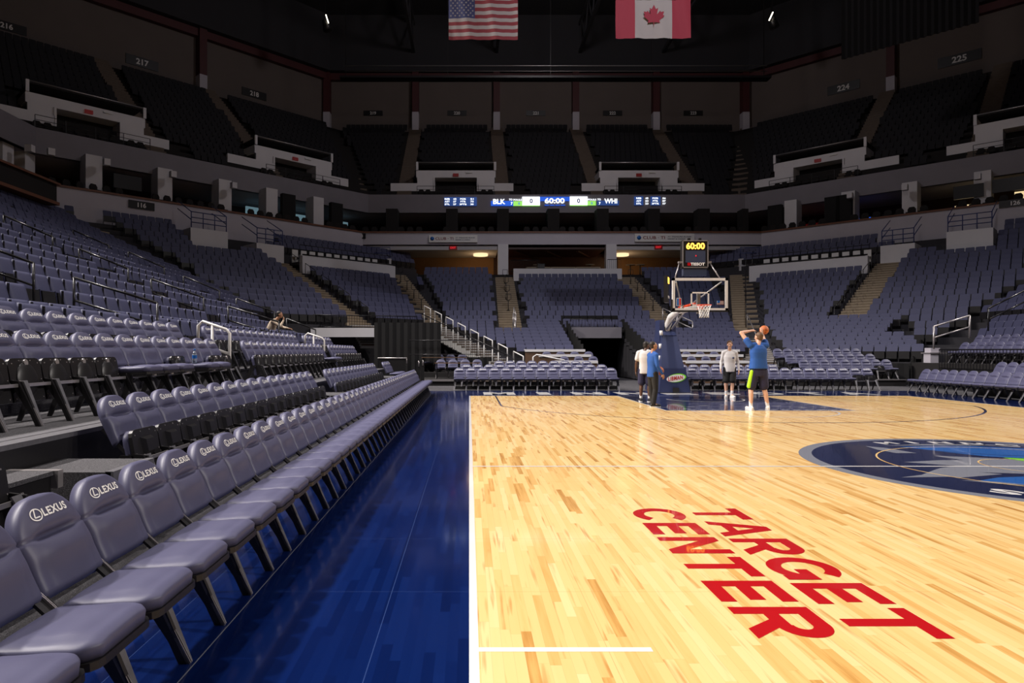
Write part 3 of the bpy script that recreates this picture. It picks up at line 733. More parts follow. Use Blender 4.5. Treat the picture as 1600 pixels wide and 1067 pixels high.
for j in range(0, 17):
    p = path(rowE(j), rowC(j), rowS(j), 0.5)
    for s in range(5):
        if s == 2 and j > 12: continue
        a, b = Vector(p[s]), Vector(p[s + 1]); d = (b - a).normalized(); a = a + d * 0.2; b = b - d * 0.2
        seg_seats(a, b, rowZ(j), '%s row of the %s concrete bowl' % (ordn(j + 1), SIDEN[s]), okrow(j))
for j in (-4, -3, -2, -1):
    for sg, s in ((-1, 0), (1, 4)):
        x = CX + sg * rowS(j); y1 = 28.2 + 0.3 * j
        a, b = ((x, 1.0), (x, y1)) if sg < 0 else ((x, y1), (x, 1.0))
        if sg > 0: continue
        seg_seats(a, b, rowZ(j), '%s upholstered row up the left bank' % ordn(j + 6), lambda xx, yy: all(abs(yy - ya) > 0.52 for ya in AISY))
seg_seats((-6.2, 1.0), (-6.2, 27.0), 1.36, 'first upholstered row behind the padded chairs', lambda xx, yy: all(abs(yy - ya) > 0.52 for ya in AISY))
for k in range(9):
    seg_seats((eL(k), eY(k)), (5.75 + 0.0 * k, eY(k)), eZ(k), '%s row of the end stand left of the tunnel' % ordn(k + 1), lambda x, y: dist_line(x, y, (2.62, 44), (2.4, 40.3)) > 1.05 or k < 6)
    if k >= 7: seg_seats((5.8, eY(k)), (9.4, eY(k)), eZ(k), '%s row above the tunnel' % ordn(k + 1), lambda x, y: True)
    okr = lambda x, y: dist_line(x, y, (15.4, 34), (17.4, 43)) > 1.0 and (abs(x - 12.6) > 1.0 or k < 6)
    seg_seats((9.5, eY(k)), (16.2, eY(k)), eZ(k), '%s row of the end stand right of the tunnel' % ordn(k + 1), okr)
    seg_seats(*kEnds(k), eZ(k), '%s row of the angled right wing of the end stand' % ordn(k + 1), okr)
# lower rows of the right corner
m = MB()
for j in range(-3, 0):
    C = rowC(j); K1 = C - 2 * rowS(j) - 0.2
    r_ = (1420 - 733) / F; yy = (C + CX) / (1 + r_); K0 = yy - (r_ * yy - CX)
    ck = lambda CC, K: (CX + (CC - K) / 2, (CC + K) / 2)
    a, b = ck(C, K0), ck(C, K1)
    q = [ck(C - 0.35, K0 + 0.3), ck(C - 0.35, K1 - 1.2), ck(C + 0.8, K1 - 1.2), ck(C + 0.8, K0 + 0.3)]
    m.prism([(*v, 0.0) for v in q], (0, 0, rowZ(j)))
    seg_seats(a, b, rowZ(j), '%s lower row of the right corner' % ordn(j + 6), lambda x, y: True)
struct(m.build('corner_terrace', 'concrete'))
# right bank, lower rows behind the railing
m = MB(); xp = 22.4
for i in range(5):
    x = 23.6 + 0.86 * i; z = 1.75 + 0.33 * i
    m.box(xp, 1, 0, x + 0.55 + (0.9 if i == 4 else 0), 31.5 + 0.7 * i, z); xp = x + 0.55
    seg_seats((x, 31.2 + 0.7 * i), (x, 6.0), z, '%s upholstered row up the right bank' % ordn(i + 1), lambda xx, yy: abs(yy - 26.9) > 0.6)
struct(m.build('right_lower_terrace', 'concrete'))
seats.sort(key=lambda s: s[1] ** 2 + s[0] ** 2 + s[2] ** 2)
def near_key(s): return s[1]
near = seats[:300]; far = seats[300:]
cnt = {}
near.sort(key=lambda s: (s[4], s[1]))
pr = None
for (x, y, z, rz, nm, c) in near:
    i = cnt.get(nm, 0) + 1; cnt[nm] = i
    if pr is None:
        pr = D.objects.new('stadium_seat', None); COL.objects.link(pr); pr.empty_display_size = 0.1
        child('backrest', me_sb, pr); child('seat', me_sp, pr); child('frame', me_sf, pr); t = pr
    else: t = copy_tree(pr)
    t.location = (x, y, z); t.rotation_euler = (0, 0, rz)
    tag(t, 'navy stadium seat, %s along the %s' % (ordn(i), nm), 'stadium seat', 'navy stadium seats nearest the camera')
def bake(insts, parts, name, mats):
    V = []; Fc = []; MI = []; SMO = []; off = 0
    tv = []; tf = []; tm = []
    for me, mi in parts:
        b = len(tv); tv += [tuple(v.co) for v in me.vertices]
        for p in me.polygons: tf.append([b + i for i in p.vertices]); tm.append(mi[p.material_index] if mi else 0)
    tv = np.array(tv)
    for (x, y, z, rz) in insts:
        c, s = math.cos(rz), math.sin(rz)
        q = tv.copy(); q[:, 0] = tv[:, 0] * c - tv[:, 1] * s + x; q[:, 1] = tv[:, 0] * s + tv[:, 1] * c + y; q[:, 2] = tv[:, 2] + z
        V.append(q)
    V = np.concatenate(V); n = len(tv)
    for i in range(len(insts)):
        o = i * n
        for f in tf: Fc.append([a + o for a in f])
    me = D.meshes.new(name); me.from_pydata(V.tolist(), [], Fc)
    for mm in mats: me.materials.append(M[mm])
    me.polygons.foreach_set('material_index', tm * len(insts)); me.update()
    o = D.objects.new(name, me); COL.objects.link(o); return o
# low-poly far seat
lb = MB(); lb.prism([(-0.012, -0.236, 0.84), (0.02, -0.21, 0.865), (0.045, -0.236, 0.83), (0.16, -0.236, 0.46), (0.11, -0.236, 0.44)], (0, 0.0, 0)) if False else None
def far_seat():
    mb = MB()
    pr_ = [(-0.01, 0.80), (0.0, 0.86), (0.03, 0.85), (0.06, 0.78), (0.155, 0.50), (0.11, 0.45)]
    for sgn in (0,):
        b = len(mb.v)
        ys = (-0.229, -0.195, 0.195, 0.229)
        for yi, y in enumerate(ys):
            for (x, z) in pr_:
                zz = z - (0.035 if (yi in (0, 3) and z > 0.79) else 0); mb.v.append((x, y, zz))
        n = len(pr_)
        for k in range(3):
            for i in range(n): mb._f([b + k * n + i, b + (k + 1) * n + i, b + (k + 1) * n + (i + 1) % n, b + k * n + (i + 1) % n])
        mb._f([b + i for i in range(n)]); mb._f([b + 3 * n + i for i in range(n)][::-1])
    mb.cur = 1; mb.box(0.13, -0.215, 0.16, 0.23, 0.215, 0.51)
    mb.box(0.08, -0.25, 0, 0.14, -0.23, 0.5)
    return mb
me_far = far_seat().mesh('seat', ['fabric', 'black'])
bm = bmesh.new(); bm.from_mesh(me_far); bmesh.ops.recalc_face_normals(bm, faces=bm.faces); bm.to_mesh(me_far); bm.free()
o = bake([s[:4] for s in far], [(me_far, [0, 1])], 'stadium_seats', ['fabric', 'black'])
tag(o, 'rows of empty navy stadium seats filling the lower bowl all around the court', 'stadium seats', kind='stuff')
print('chairs', NCH[0], 'stadium seats', len(seats))
SEATS_DONE = True
# ------------------------------------------------------------------ aisle stairs
def stair(name, a, b, j0, j1, zf, wd, m, und=0.6):
    mb = MB(); a = Vector((*a, 0)); b = Vector((*b, 0)); d = (b - a).normalized(); s = Vector((d.y, -d.x, 0)) * wd / 2; n = j1 - j0
    for i in range(n + 1):
        P = a + (b - a) * (i - 0.35) / n; Q = a + (b - a) * (i + 0.65) / n; z = zf(j0 + i) + 0.012; up = (zf(j0 + i + 1) - zf(j0 + i))
        if i == n: up = 0.0
        Md = (P + Q) / 2
        for (p, q, zz) in ((P, Md, z), (Md, Q, z + up / 2)):
            mb.cur = 0; mb.prism([tuple(p - s + Vector((0, 0, zz - und))), tuple(p + s + Vector((0, 0, zz - und))), tuple(p + s + Vector((0, 0, zz))), tuple(p - s + Vector((0, 0, zz)))], tuple(q - p))
            mb.cur = 1; o_ = (p - q).normalized() * 0.012; e_ = p + o_; mb.prism([tuple(e_ - s + Vector((0, 0, zz - 0.16))), tuple(e_ + s + Vector((0, 0, zz - 0.16))), tuple(e_ + s + Vector((0, 0, zz - 0.045))), tuple(e_ - s + Vector((0, 0, zz - 0.045)))], tuple(-o_ * 0.9))  # darker strip paints the shade of the riser under each tread
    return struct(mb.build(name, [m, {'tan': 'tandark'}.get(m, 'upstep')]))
for sgn in (0, 1):
    f = (lambda p: p) if sgn == 0 else mir
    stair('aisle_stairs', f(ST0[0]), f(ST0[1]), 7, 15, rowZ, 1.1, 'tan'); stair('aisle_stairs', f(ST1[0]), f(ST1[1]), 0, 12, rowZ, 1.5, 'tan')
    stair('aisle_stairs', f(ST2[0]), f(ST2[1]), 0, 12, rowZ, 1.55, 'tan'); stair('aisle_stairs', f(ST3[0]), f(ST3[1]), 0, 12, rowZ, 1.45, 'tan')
stair('retractable_stairs', (2.40, 40.3), (2.55, 41.6), 6, 8, eZ, 1.5, 'silverstep'); stair('retractable_stairs', (12.75, 39.9), (12.65, 41.6), 6, 8, eZ, 1.5, 'silverstep')
stair('retractable_stairs', (15.3, 35.3), (17.2, 41.8), 0, 8, eZ, 1.6, 'silverstep')
stair('retractable_stairs', (2.5, 33.6), (-2.1, 41.4), 0, 9, lambda k: 0.45 + 0.285 * k, 1.3, 'silverstep', 0.4)
stair('retractable_stairs', (-5.2, 36.6), (-5.9, 37.8), 0, 4, lambda k: 2.0 + 0.25 * k, 1.5, 'silverstep', 0.3)

# ------------------------------------------------------------------ walls of the lower bowl, suites, fascias
def wallseg(mb, E, C, S, z0, z1, t, segs):
    p = path(E, C, S); q = path(E + t, C + t * 1.3, S + t)
    for i in segs: mb.prism([(*p[i], z0), (*p[i + 1], z0), (*q[i + 1], z0), (*q[i], z0)], (0, 0, z1 - z0))
WE, WC, WS = 55.0, 71.3, 32.2
for nm, sg in (('wall_left', (0, 1)), ('wall_right', (3, 4))):
    m = MB(); wallseg(m, WE, WC, WS, 6.0, 11.24, 0.3, sg); struct(m.build(nm, 'wallgray'))
m = MB(); wallseg(m, WE, WC, WS, 10.3, 11.24, 0.3, (2,)); struct(m.build('wall_end', 'wallgray'))
m = MB(); wallseg(m, WE - 0.08, WC - 0.1, WS - 0.08, 11.24, 11.36, 0.6, (0, 1, 2, 3, 4)); struct(m.build('trim_1', 'brown'))
m = MB(); m.box(-24.5, 26.5, 9.35, -21.6, 35.2, 10.25); struct(m.build('side_overhang', 'dark'))
m = MB(); m.box(-24.5, 26.5, 9.2, -21.5, 35.3, 9.36); m.box(-21.6, 26.5, 10.25, -21.45, 35.3, 10.36); struct(m.build('trim_2', 'brown'))
# suite level
m = MB(); p = path(WE + 0.3, WC + 0.4, WS + 0.3); q = path(WE + 9, WC + 11.5, WS + 9); band(m, p, 11.1, q, 11.1); struct(m.build('suite_floor', 'dark', fix=False))
m = MB(); wallseg(m, WE + 9, WC + 11.5, WS + 9, 6.0, 16.0, 0.3, (0, 1, 2, 3, 4)); struct(m.build('suite_back_wall', 'redwood'))
m = MB(); p = path(58.6, 75.0, 34.1); q = path(WE + 9, WC + 11.5, WS + 9); band(m, p, 13.62, q, 13.62); struct(m.build('suite_soffit', 'wallgray', fix=False))
m = MB(); wallseg(m, 58.5, 74.9, 34.0, 13.62, 15.2, 0.4, (0, 1, 2, 3, 4)); struct(m.build('balcony_fascia', 'fascia'))
def on_chamfer(px, C):   # plan point where the sight line through px meets the chamfer |x-CX|+y=C
    r = (px - 733) / F
    if r * 60 < CX - 0 : Y = (C - CX) / (1 - r) if px < 733 + 100 else (C + CX) / (1 + r)
    else: Y = (C + CX) / (1 + r)
    return r * Y, Y
def frame_at(px, C=None, E=None, S=None):
    """point and yaw (local +X = reader's right, +Y = away from court) on the wall seen at px"""
    r = (px - 733) / F
    if E is not None: return (r * E, E), 0.0
    if C is not None:
        x, y = on_chamfer(px, C); return (x, y), (R(45) if px < 800 else R(-45))
    x = CX - S if px < 800 else CX + S; return (x, x / r), (R(90) if px < 800 else R(-90))
def mxf(pt, yaw, z=0): return Matrix.Translation((pt[0], pt[1], z)) @ Matrix.Rotation(yaw, 4, 'Z')
def column(px, kind, z0, z1, wd, dp, nm, **k):
    (x, y), yaw = frame_at(px, **k); mx = mxf((x, y), yaw)
    struct(MB().box(-wd / 2, 0, z0, wd / 2, dp, z1, mx).build(nm, kind))
for px in (13, 47, 147, 258, 352, 425, 498): column(px, 'wallwhite', 11.3, 13.9, 0.95, 1.2, 'suite_column', **({'C': WC + 2.2} if px > 60 else {'S': WS + 2.2}))
for px in (1235, 1325, 1421, 1535): column(px, 'wallwhite', 11.3, 13.9, 0.95, 1.2, 'suite_column', C=WC + 2.2)
for px in (612, 706, 786, 865, 942, 1022, 1100, 1165): column(px, 'dark', 11.3, 13.7, 1.0 if px != 1165 else 0.5, 1.2, 'suite_column', E=WE + 2.2)
for px in (452, 527, 1210, 1300, 1318): column(px, 'curtain', 11.3, 13.6, 1.1, 0.4, 'suite_drape', C=WC + 1.6)
# lit beam ends under the balcony
for px, c in ((52, 0), (81, 1), (168, 1), (272, 1), (367, 1), (1327, 1), (1413, 1), (1527, 1)):
    kw = {'C': WC + 0.9} if c else {'S': WS + 0.9}
    column(px, 'wallwhite', 13.2, 13.6, 0.36, 0.4, 'ceiling_beam', **kw)
# suite interiors: lit ceiling coffers, back-wall glow, screens
def suite_item(px, z0, z1, wd, d, m, name, label, cat, group):
    (x, y), yaw = frame_at(px, C=WC + d); o = MB().box(-wd / 2, 0, z0, wd / 2, 0.12, z1).build(name, m); o.location = (x, y, 0); o.rotation_euler = (0, 0, yaw)
    return tag(o, label, cat, group)
for i, (px, wd) in enumerate(((408, 2.6), (466, 2.6), (380, 2.0), (532, 1.6))):
    suite_item(px, 12.6 if i != 2 else 11.5, 13.2 if i != 2 else 12.0, wd, 8 if i != 2 else 6, 'e_suite', 'lit_window', 'dim bluish lit window inside a suite, %s from the left on the left wall' % ordn(i + 1), 'window', 'lit suite windows')
suite_item(1275, 12.0, 12.5, 3.2, 8, 'e_exit', 'lit_window', 'reddish lit strip at the back of a right-hand suite', 'light', None)
suite_item(1519, 11.35, 11.95, 2.0, 4, 'e_suitewarm', 'lit_counter', 'warm lit counter in the suite near the number 126', 'counter', None)
suite_item(1594, 11.9, 12.4, 0.6, 4, 'e_suitewarm', 'lit_sign', 'small glowing F shaped sign at the right edge of the suites', 'sign', None)
suite_item(1352, 11.9, 12.05, 1.4, 5, 'e_blue', 'suite_screen', 'thin blue screen glowing inside a right-hand suite', 'screen', None)
for i, (px, zz) in enumerate(((200, 12.5), (1513, 12.6), (1575, 12.7))):
    suite_item(px, zz - 0.45, zz + 0.45, 1.7, 2.0, 'black', 'television', ('black television hanging in the suite above sign 116', 'black television in the suite left of the warm counter', 'black television above the number 126')[i], 'television', None)
# suite balcony chairs: low dark rows behind the brown trim
def wordseat(mb, x, y, z, rz):
    c, s = math.cos(rz), math.sin(rz); mx = Matrix.Translation((x, y, z)) @ Matrix.Rotation(rz, 4, 'Z')
    mb.prism([(-0.24, 0, 0.4), (0.24, 0, 0.4), (0.26, 0, 0.75), (0.16, 0, 0.9), (-0.16, 0, 0.9), (-0.26, 0, 0.75)], (0, 0.1, 0))
cb = MB(); cb.prism([(0, -0.24, 0.4), (0, 0.24, 0.4), (0, 0.26, 0.72), (0, 0.15, 0.88), (0, -0.15, 0.88), (0, -0.26, 0.72)], (0.1, 0, 0)); cb.box(0.08, -0.24, 0.38, 0.5, 0.24, 0.48); cb.box(0.15, -0.05, 0, 0.25, 0.05, 0.4)
me_sc = cb.mesh('seat', 'dark')
ins = []
for (a, b, n) in (((0, 1), None, 0),):
    p = path(WE + 1.3, WC + 1.7, WS + 1.3)
    for s in range(5):
        A, B = Vector(p[s]), Vector(p[s + 1]); L = (B - A).length; d = (B - A) / L; rz = math.atan2(-d.x, d.y)
        for i in range(int(L / 0.75)):
            if i % 9 in (7, 8): continue
            P = A + d * (0.4 + i * 0.75)
            if P.y > 10 and inview(P.x, P.y, 12): ins.append((P.x, P.y, 11.1, rz + math.pi * 0 if False else math.atan2(-d.x, d.y)))
ins = [(x, y, z, math.atan2(0, 1) + (math.atan2(*( (0, 1))) if False else rz)) for (x, y, z, rz) in ins]
fixed = []
for (x, y, z, rz) in ins: fixed.append((x, y, z, math.atan2((30 - y), (CX - x)) if abs(x - CX) > 17 else -math.pi / 2))
o = bake(fixed, [(me_sc, None)], 'suite_chairs', ['dark']); tag(o, 'rows of dark swivel chairs in the suites above the brown trim', 'suite chairs', kind='stuff')

# ------------------------------------------------------------------ end concourse club under the wall
m = MB(); m.box(3.5, 53.0, 7.0, 12.05, 53.25, 8.08); struct(m.build('knee_wall', 'wallwhite'))
m = MB(); m.box(-9.5, 54.3, 7.4, 24.8, 64, 7.75); struct(m.build('club_floor', 'dark'))
for x0, x1 in ((2.35, 3.2), (11.2, 12.05)): struct(boxed('club_column', 'wallwhite', x0, 54.9, 7.5, x1, 55.6, 10.3))
m = MB(); m.box(-9, 55.3, 9.9, 2.35, 60, 10.25); m.box(12.05, 55.3, 9.9, 24.3, 60, 10.25); struct(m.build('club_soffit', 'wallwhite'))
m = MB(); m.box(-9, 60.5, 7.6, 2.2, 60.8, 10.3); m.box(13.4, 60.5, 7.6, 24.3, 60.8, 10.3); struct(m.build('club_back_wall', 'warmwall'))
m = MB(); m.box(2.2, 60.5, 7.6, 13.4, 60.8, 10.3); m.box(3.2, 55.3, 9.95, 11.2, 60, 10.1)
for x in (5.0, 7.6, 10.2): m.bar((x - 1.2, 56, 9.9), (x + 0.6, 60, 9.9), 0.2, 0.12)
struct(m.build('club_dark_wall', 'redwood'))
for i, px in enumerate((751, 971)):
    x = at(px, 395, 57.5)[0]
    t = thing('drum_pendant_lamp', 'glowing warm drum lamp hanging in the %s club opening' % ('left', 'right')[i], 'lamp', (x, 57.5, 9.72), group='drum lamps in the club')
    MB().tube([(0, 0, 0), (0, 0, 0.36)], 0.62, 24).build('lamp_shade', 'e_lamp', t); MB().tube([(0, 0, 0.36), (0, 0, 0.6)], 0.02, 6).build('rod', 'black', t)
    l = D.lights.new('club_lamp_light', 'POINT'); l.energy = 60; l.color = (1, 0.62, 0.3); l.shadow_soft_size = 1.2; lo = D.objects.new('club_lamp_light', l); COL.objects.link(lo); lo.location = (x, 57.5, 9.3)
for i, (px, py) in enumerate(((708, 387), (1029, 386))):
    x, y, z = at(px, py, 55.2); t = thing('exit_sign', 'small dark red exit sign above the %s club opening' % ('left', 'right')[i], 'sign', (x, y, z), group=None)
    MB().box(-0.33, 0, -0.16, 0.33, 0.08, 0.16).build('sign_box', 'e_exit', t); mm = MB(); put_text(mm, 'EXIT', 0.16, (0, -0.01, 0), (1, 0, 0), (0, 0, 1)); mm.build('sign_text', 'e_red', t, fix=False)
for i in range(3):
    x0 = 4.65 + 2.02 * i; t = thing('bar_counter', 'dark bar counter with a pale wood frame, %s from the left behind the knee wall' % ordn(i + 1), 'counter', (x0, 54.6, 7.75), group='bar counters')
    MB().box(0.06, 0.02, 0, 1.9, 0.5, 0.58).build('body', 'black', t); mm = MB(); mm.box(0, 0, 0.58, 1.98, 0.55, 0.66); mm.box(0, 0, 0, 0.07, 0.06, 0.58); mm.box(1.9, 0, 0, 1.98, 0.06, 0.58); mm.build('frame', 'tan', t)
t = thing('trash_bin', 'dark trash bin standing before the bar counters', 'bin', (at(845, 0, 53.9)[0], 53.9, 7.45)); MB().box(-0.28, -0.28, 0, 0.28, 0.28, 1.0).build('body', 'black', t); MB().box(-0.3, -0.3, 1.0, 0.3, 0.3, 1.1).build('lid', 'blackm', t)
for i, px in enumerate((840, 922, 985, 1000)):
    x, y, z = at(px, 404, 56.5); t = thing('pub_table', 'round pale topped high table in the club, %s from the left' % ordn(i + 1), 'table', (x, y, 7.75), group='high tables in the club')
    MB().tube([(0, 0, 1.04), (0, 0, 1.09)], 0.38, 18).build('tabletop', 'tan', t); MB().tube([(0, 0, 0.02), (0, 0, 1.04)], 0.04, 8).build('post', 'black', t); MB().tube([(0, 0, 0), (0, 0, 0.03)], 0.25, 14).build('base', 'black', t)
def picket(name, a, b, z0a, z0b, hgt, label, cat='railing', m='blackm', step=0.14, group=None, rails=2):
    a = Vector((*a, z0a)); b = Vector((*b, z0b)); L = (b - a).length; n = max(2, int(L / step))
    t = thing(name, label, cat, tuple(a), group=group)
    mm = MB(); d = b - a
    for i in range(n + 1):
        p = d * (i / n); mm.bar(p, p + Vector((0, 0, hgt)), 0.018, 0.018)
    mm.build('pickets', m, t)
    mm = MB(); mm.tube([(0, 0, hgt), tuple(d + Vector((0, 0, hgt)))], 0.028, 6)
    if rails > 1: mm.tube([(0, 0, 0.1), tuple(d + Vector((0, 0, 0.1)))], 0.02, 6)
    mm.build('top_rail', m, t); return t
picket('picket_railing', (3.3, 53.4), (5.6, 53.4), 7.8, 7.8, 1.0, 'black picket railing left of the trash bin behind the knee wall')
picket('picket_railing', (11.0, 53.4), (12.05, 53.4), 7.8, 7.8, 1.05, 'black picket railing in front of the right white column')
# club signs
for i, (x0, x1, y0, y1) in enumerate(((670, 746, 367, 378.5), (992, 1085, 365, 377.5))):
    A = at(x0, y0, 54.8); B = at(x1, y1, 54.8); w_ = B[0] - A[0]; h_ = A[2] - B[2]
    t = thing('wall_sign', 'long white club sign on the %s of the end wall' % ('left side', 'right side, behind the shot clock')[i], 'sign', ((A[0] + B[0]) / 2, 54.8, (A[2] + B[2]) / 2), group=None)
    MB().box(-w_ / 2, 0, -h_ / 2, w_ / 2, 0.12, h_ / 2).build('sign_board', 'white', t)
    mm = MB(); put_text(mm, 'CLUB · TI', h_ * 0.38, (-w_ * 0.18, -0.01, 0), (1, 0, 0), (0, 0, 1), width=w_ * 0.37); mm.build('sign_text', mat('dark_red_print', (0.2, 0.04, 0.05), 0.5) if i == 0 else D.materials['dark_red_print'], t, fix=False)
    mm = MB(); put_text(mm, 'AT TREASURE ISLAND', h_ * 0.15, (w_ * 0.25, -0.01, h_ * 0.12), (1, 0, 0), (0, 0, 1), width=w_ * 0.4); put_text(mm, 'RESORT & CASINO', h_ * 0.15, (w_ * 0.2, -0.01, -h_ * 0.16), (1, 0, 0), (0, 0, 1), width=w_ * 0.3)
    mm.build('small_text', 'navypad', t, fix=False)
    MB().tube([(-w_ * 0.43, -0.02, 0), (-w_ * 0.43, 0.0, 0)], h_ * 0.26, 16).build('sign_emblem', 'floorblue', t)
# numbered signs
def numsign(num, px, py, wpx, hpx, where, **k):
    (x, y), yaw = frame_at(px, **k); z = H + (549 - py) / F * y
    w_ = wpx * y / F * (1.0 if 'E' in k else 1.28); h_ = hpx * y / F
    t = thing('number_sign', 'dark sign with the number %s on the %s' % (num, where), 'sign', (x, y, z), yaw)
    MB().box(-w_ / 2, -0.08, -h_ / 2, w_ / 2, 0.0, h_ / 2).build('sign_board', 'dark' if len(where) < 0 else 'black', t)
    mm = MB(); put_text(mm, num, h_ * 0.62, (0, -0.085, 0), (1, 0, 0), (0, 0, 1), bold=0.03); mm.build('sign_number', 'white', t, fix=False)
numsign('116', 221, 321, 30, 12, 'lower left wall', C=WC - 0.002); numsign('118', 563, 369, 17, 8, 'lower wall at the left corner', E=WE - 0.002)
numsign('126', 1587, 317, 32, 11, 'lower right wall', C=WC - 0.002)
UE, UC, US = 74.0, 97.1, 49.0
numsign('216', 10, 41, 42, 14, 'upper back wall at the far left', C=UC - 0.002); numsign('217', 222, 98, 38, 15, 'upper back wall, left', C=UC - 0.002)
numsign('218', 397, 147, 32, 12, 'upper back wall left of the corner', C=UC - 0.002)
for n, px in ((219, 583), (220, 714), (221, 837), (222, 957), (223, 1083)): numsign(str(n), px, 177, 30, 8, 'upper end wall, %s from the left' % ordn(n - 218), E=UE - 0.002)
numsign('224', 1318, 137, 36, 14, 'upper back wall right of the corner', C=UC - 0.002); numsign('225', 1499, 92, 44, 16, 'upper back wall at the far right', C=UC - 0.002)

# ------------------------------------------------------------------ upper deck
def upE(i): return 60.0 + 0.9 * i
def upC(i): return 76.4 + 1.22 * i
def upS(i): return 35.2 + 0.9 * i
def upZ(i): return 15.3 + 0.705 * i
m = MB()
for i in range(15):
    p = path(upE(i) - 0.3, upC(i) - 0.3, upS(i) - 0.3); q = path(upE(i + 1) - 0.3, upC(i + 1) - 0.3, upS(i + 1) - 0.3)
    if i: band(m, p, upZ(i - 1), p, upZ(i))
    band(m, p, upZ(i), q, upZ(i))
p = path(upE(15) - 0.3, upC(15) - 0.3, upS(15) - 0.3); band(m, p, upZ(14), path(UE, UC, US), upZ(14))
band(m, path(58.7, 75.1, 34.2), 15.18, path(59.7, 76.1, 34.9), 15.18)
struct(m.build('upper_terrace', 'dark', fix=False))
for nm, sg in (('wall_upper_left', (0, 1)), ('wall_upper_end', (2,)), ('wall_upper_right', (3, 4))):
    m = MB(); wallseg(m, UE, UC, US, 24.5, 32.0, 0.4, sg); struct(m.build(nm, 'upwall'))
m = MB(); wallseg(m, UE - 0.7, UC - 0.9, US - 0.7, 31.2, 31.9, 0.6, (0, 1, 2, 3, 4)); struct(m.build('roof_beam', 'redbeam'))
m = MB(); wallseg(m, UE - 1.2, UC - 1.6, US - 1.2, 32.0, 38.0, 1.5, (0, 1, 2, 3, 4)); struct(m.build('roof_edge', 'ceil'))
struct(boxed('ceiling', 'ceil', -60, -10, 38, 75, 95, 38.3))
for x in (-6, 3, 12, 21):
    mm = MB()
    mm.bar((x, 0, 37), (x, 74, 37), 0.3, 0.3); mm.bar((x, 0, 34), (x, 74, 34), 0.3, 0.3)
    for k in range(18): mm.bar((x, k * 4.1, 34), (x, k * 4.1 + 2.05, 37), 0.14, 0.14); mm.bar((x, k * 4.1 + 2.05, 37), (x, k * 4.1 + 4.1, 34), 0.14, 0.14)
    struct(mm.build('roof_truss', 'ceil'))
UCOL = [(510, 'E'), (649, 'E'), (776, 'E'), (900, 'E'), (1026, 'E'), (1166, 'E'), (318, 'C'), (1391, 'C')]
upa = []
for px, k in UCOL:
    kw = {'E': UE - 1.0} if k == 'E' else {'C': UC - 1.3}
    (x, y), yaw = frame_at(px, **kw); mx = mxf((x, y), yaw)
    z0 = upZ(14) + 0.2; t = MB().box(-0.35, 0, z0 + 2.2, 0.35, 0.9, 31.9, mx).build('roof_column', 'redbeam'); struct(t)
    t = MB().box(-0.36, -0.02, z0 - 0.2, 0.36, 0.9, z0 + 2.2, mx).build('roof_column_foot', 'wallgray'); struct(t)
    n = Vector((math.sin(yaw), -math.cos(yaw))) # towards court
    if px in (510, 1166): n = Vector((0.42 if px < 733 else -0.42, -0.9)).normalized()
    a, b = (Vector((x, y)) + n * q_ for q_ in ((13.7, 0.78) if k == 'C' else (14.35, -0.5) if px in (510, 1166) else (13.0, -0.5))); upa.append((tuple(a), tuple(b)))
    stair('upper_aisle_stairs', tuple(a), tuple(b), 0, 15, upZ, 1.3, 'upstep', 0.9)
for (px, k) in ((150, 'C'), (1570, 'C')):
    (x, y), yaw = frame_at(px, C=UC - 1.3); n = Vector((math.sin(yaw), -math.cos(yaw))); a, b = (Vector((x, y)) + n * q_ for q_ in ((13.7, 0.78) if k == 'C' else (14.35, -0.5) if px in (510, 1166) else (13.0, -0.5))); upa.append((tuple(a), tuple(b)))
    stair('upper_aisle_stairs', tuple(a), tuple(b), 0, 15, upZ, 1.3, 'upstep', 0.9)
VOM = []  # (x, y, yaw)
for px, kw in ((712, {'E': 60.0}), (1002, {'E': 60.0}), (470, {'C': 76.6}), (1272, {'C': 76.6}), (145, {'C': 76.6}), (1620, {'C': 76.6})):
    (x, y), yaw = frame_at(px, **kw); VOM.append((x, y, yaw, px))
ups = []
for i in range(15):
    p = path(upE(i), upC(i), upS(i), 5)
    for s in range(5):
        if i == 14 and s != 2: continue
        A, B = Vector(p[s]), Vector(p[s + 1]); L = (B - A).length; d = (B - A) / L; n = int(L / SP); nrm = Vector((d.y, -d.x)); rz = math.atan2(nrm.y, nrm.x)
        for q in range(n):
            P = A + d * (q + 0.5) * SP
            if P.y < 3 or not inview(P.x, P.y, upZ(i) + 0.6): continue
            if any(dist_line(P.x, P.y, a, b) < 1.0 for a, b in upa): continue
            bad = False
            for (vx, vy, yaw, px) in VOM:
                dx, dy = P.x - vx, P.y - vy; u = dx * math.cos(yaw) + dy * math.sin(yaw); v = -dx * math.sin(yaw) + dy * math.cos(yaw)
                if abs(u) < 4.0 and v < 3.9: bad = True
                if abs(u) < 6.4 and v < 1.2: bad = True
            if not bad: ups.append((P.x, P.y, upZ(i), rz))
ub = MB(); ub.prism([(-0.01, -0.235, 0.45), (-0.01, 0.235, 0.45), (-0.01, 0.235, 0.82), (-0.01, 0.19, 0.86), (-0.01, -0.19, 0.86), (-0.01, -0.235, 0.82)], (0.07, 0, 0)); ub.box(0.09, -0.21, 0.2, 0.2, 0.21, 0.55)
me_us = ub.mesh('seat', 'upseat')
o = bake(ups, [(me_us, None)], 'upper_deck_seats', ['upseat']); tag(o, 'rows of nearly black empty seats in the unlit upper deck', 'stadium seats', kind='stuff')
print('upper seats', len(ups))
def local_mx(x, y, yaw): return Matrix.Translation((x, y, 0)) @ Matrix.Rotation(yaw, 4, 'Z')
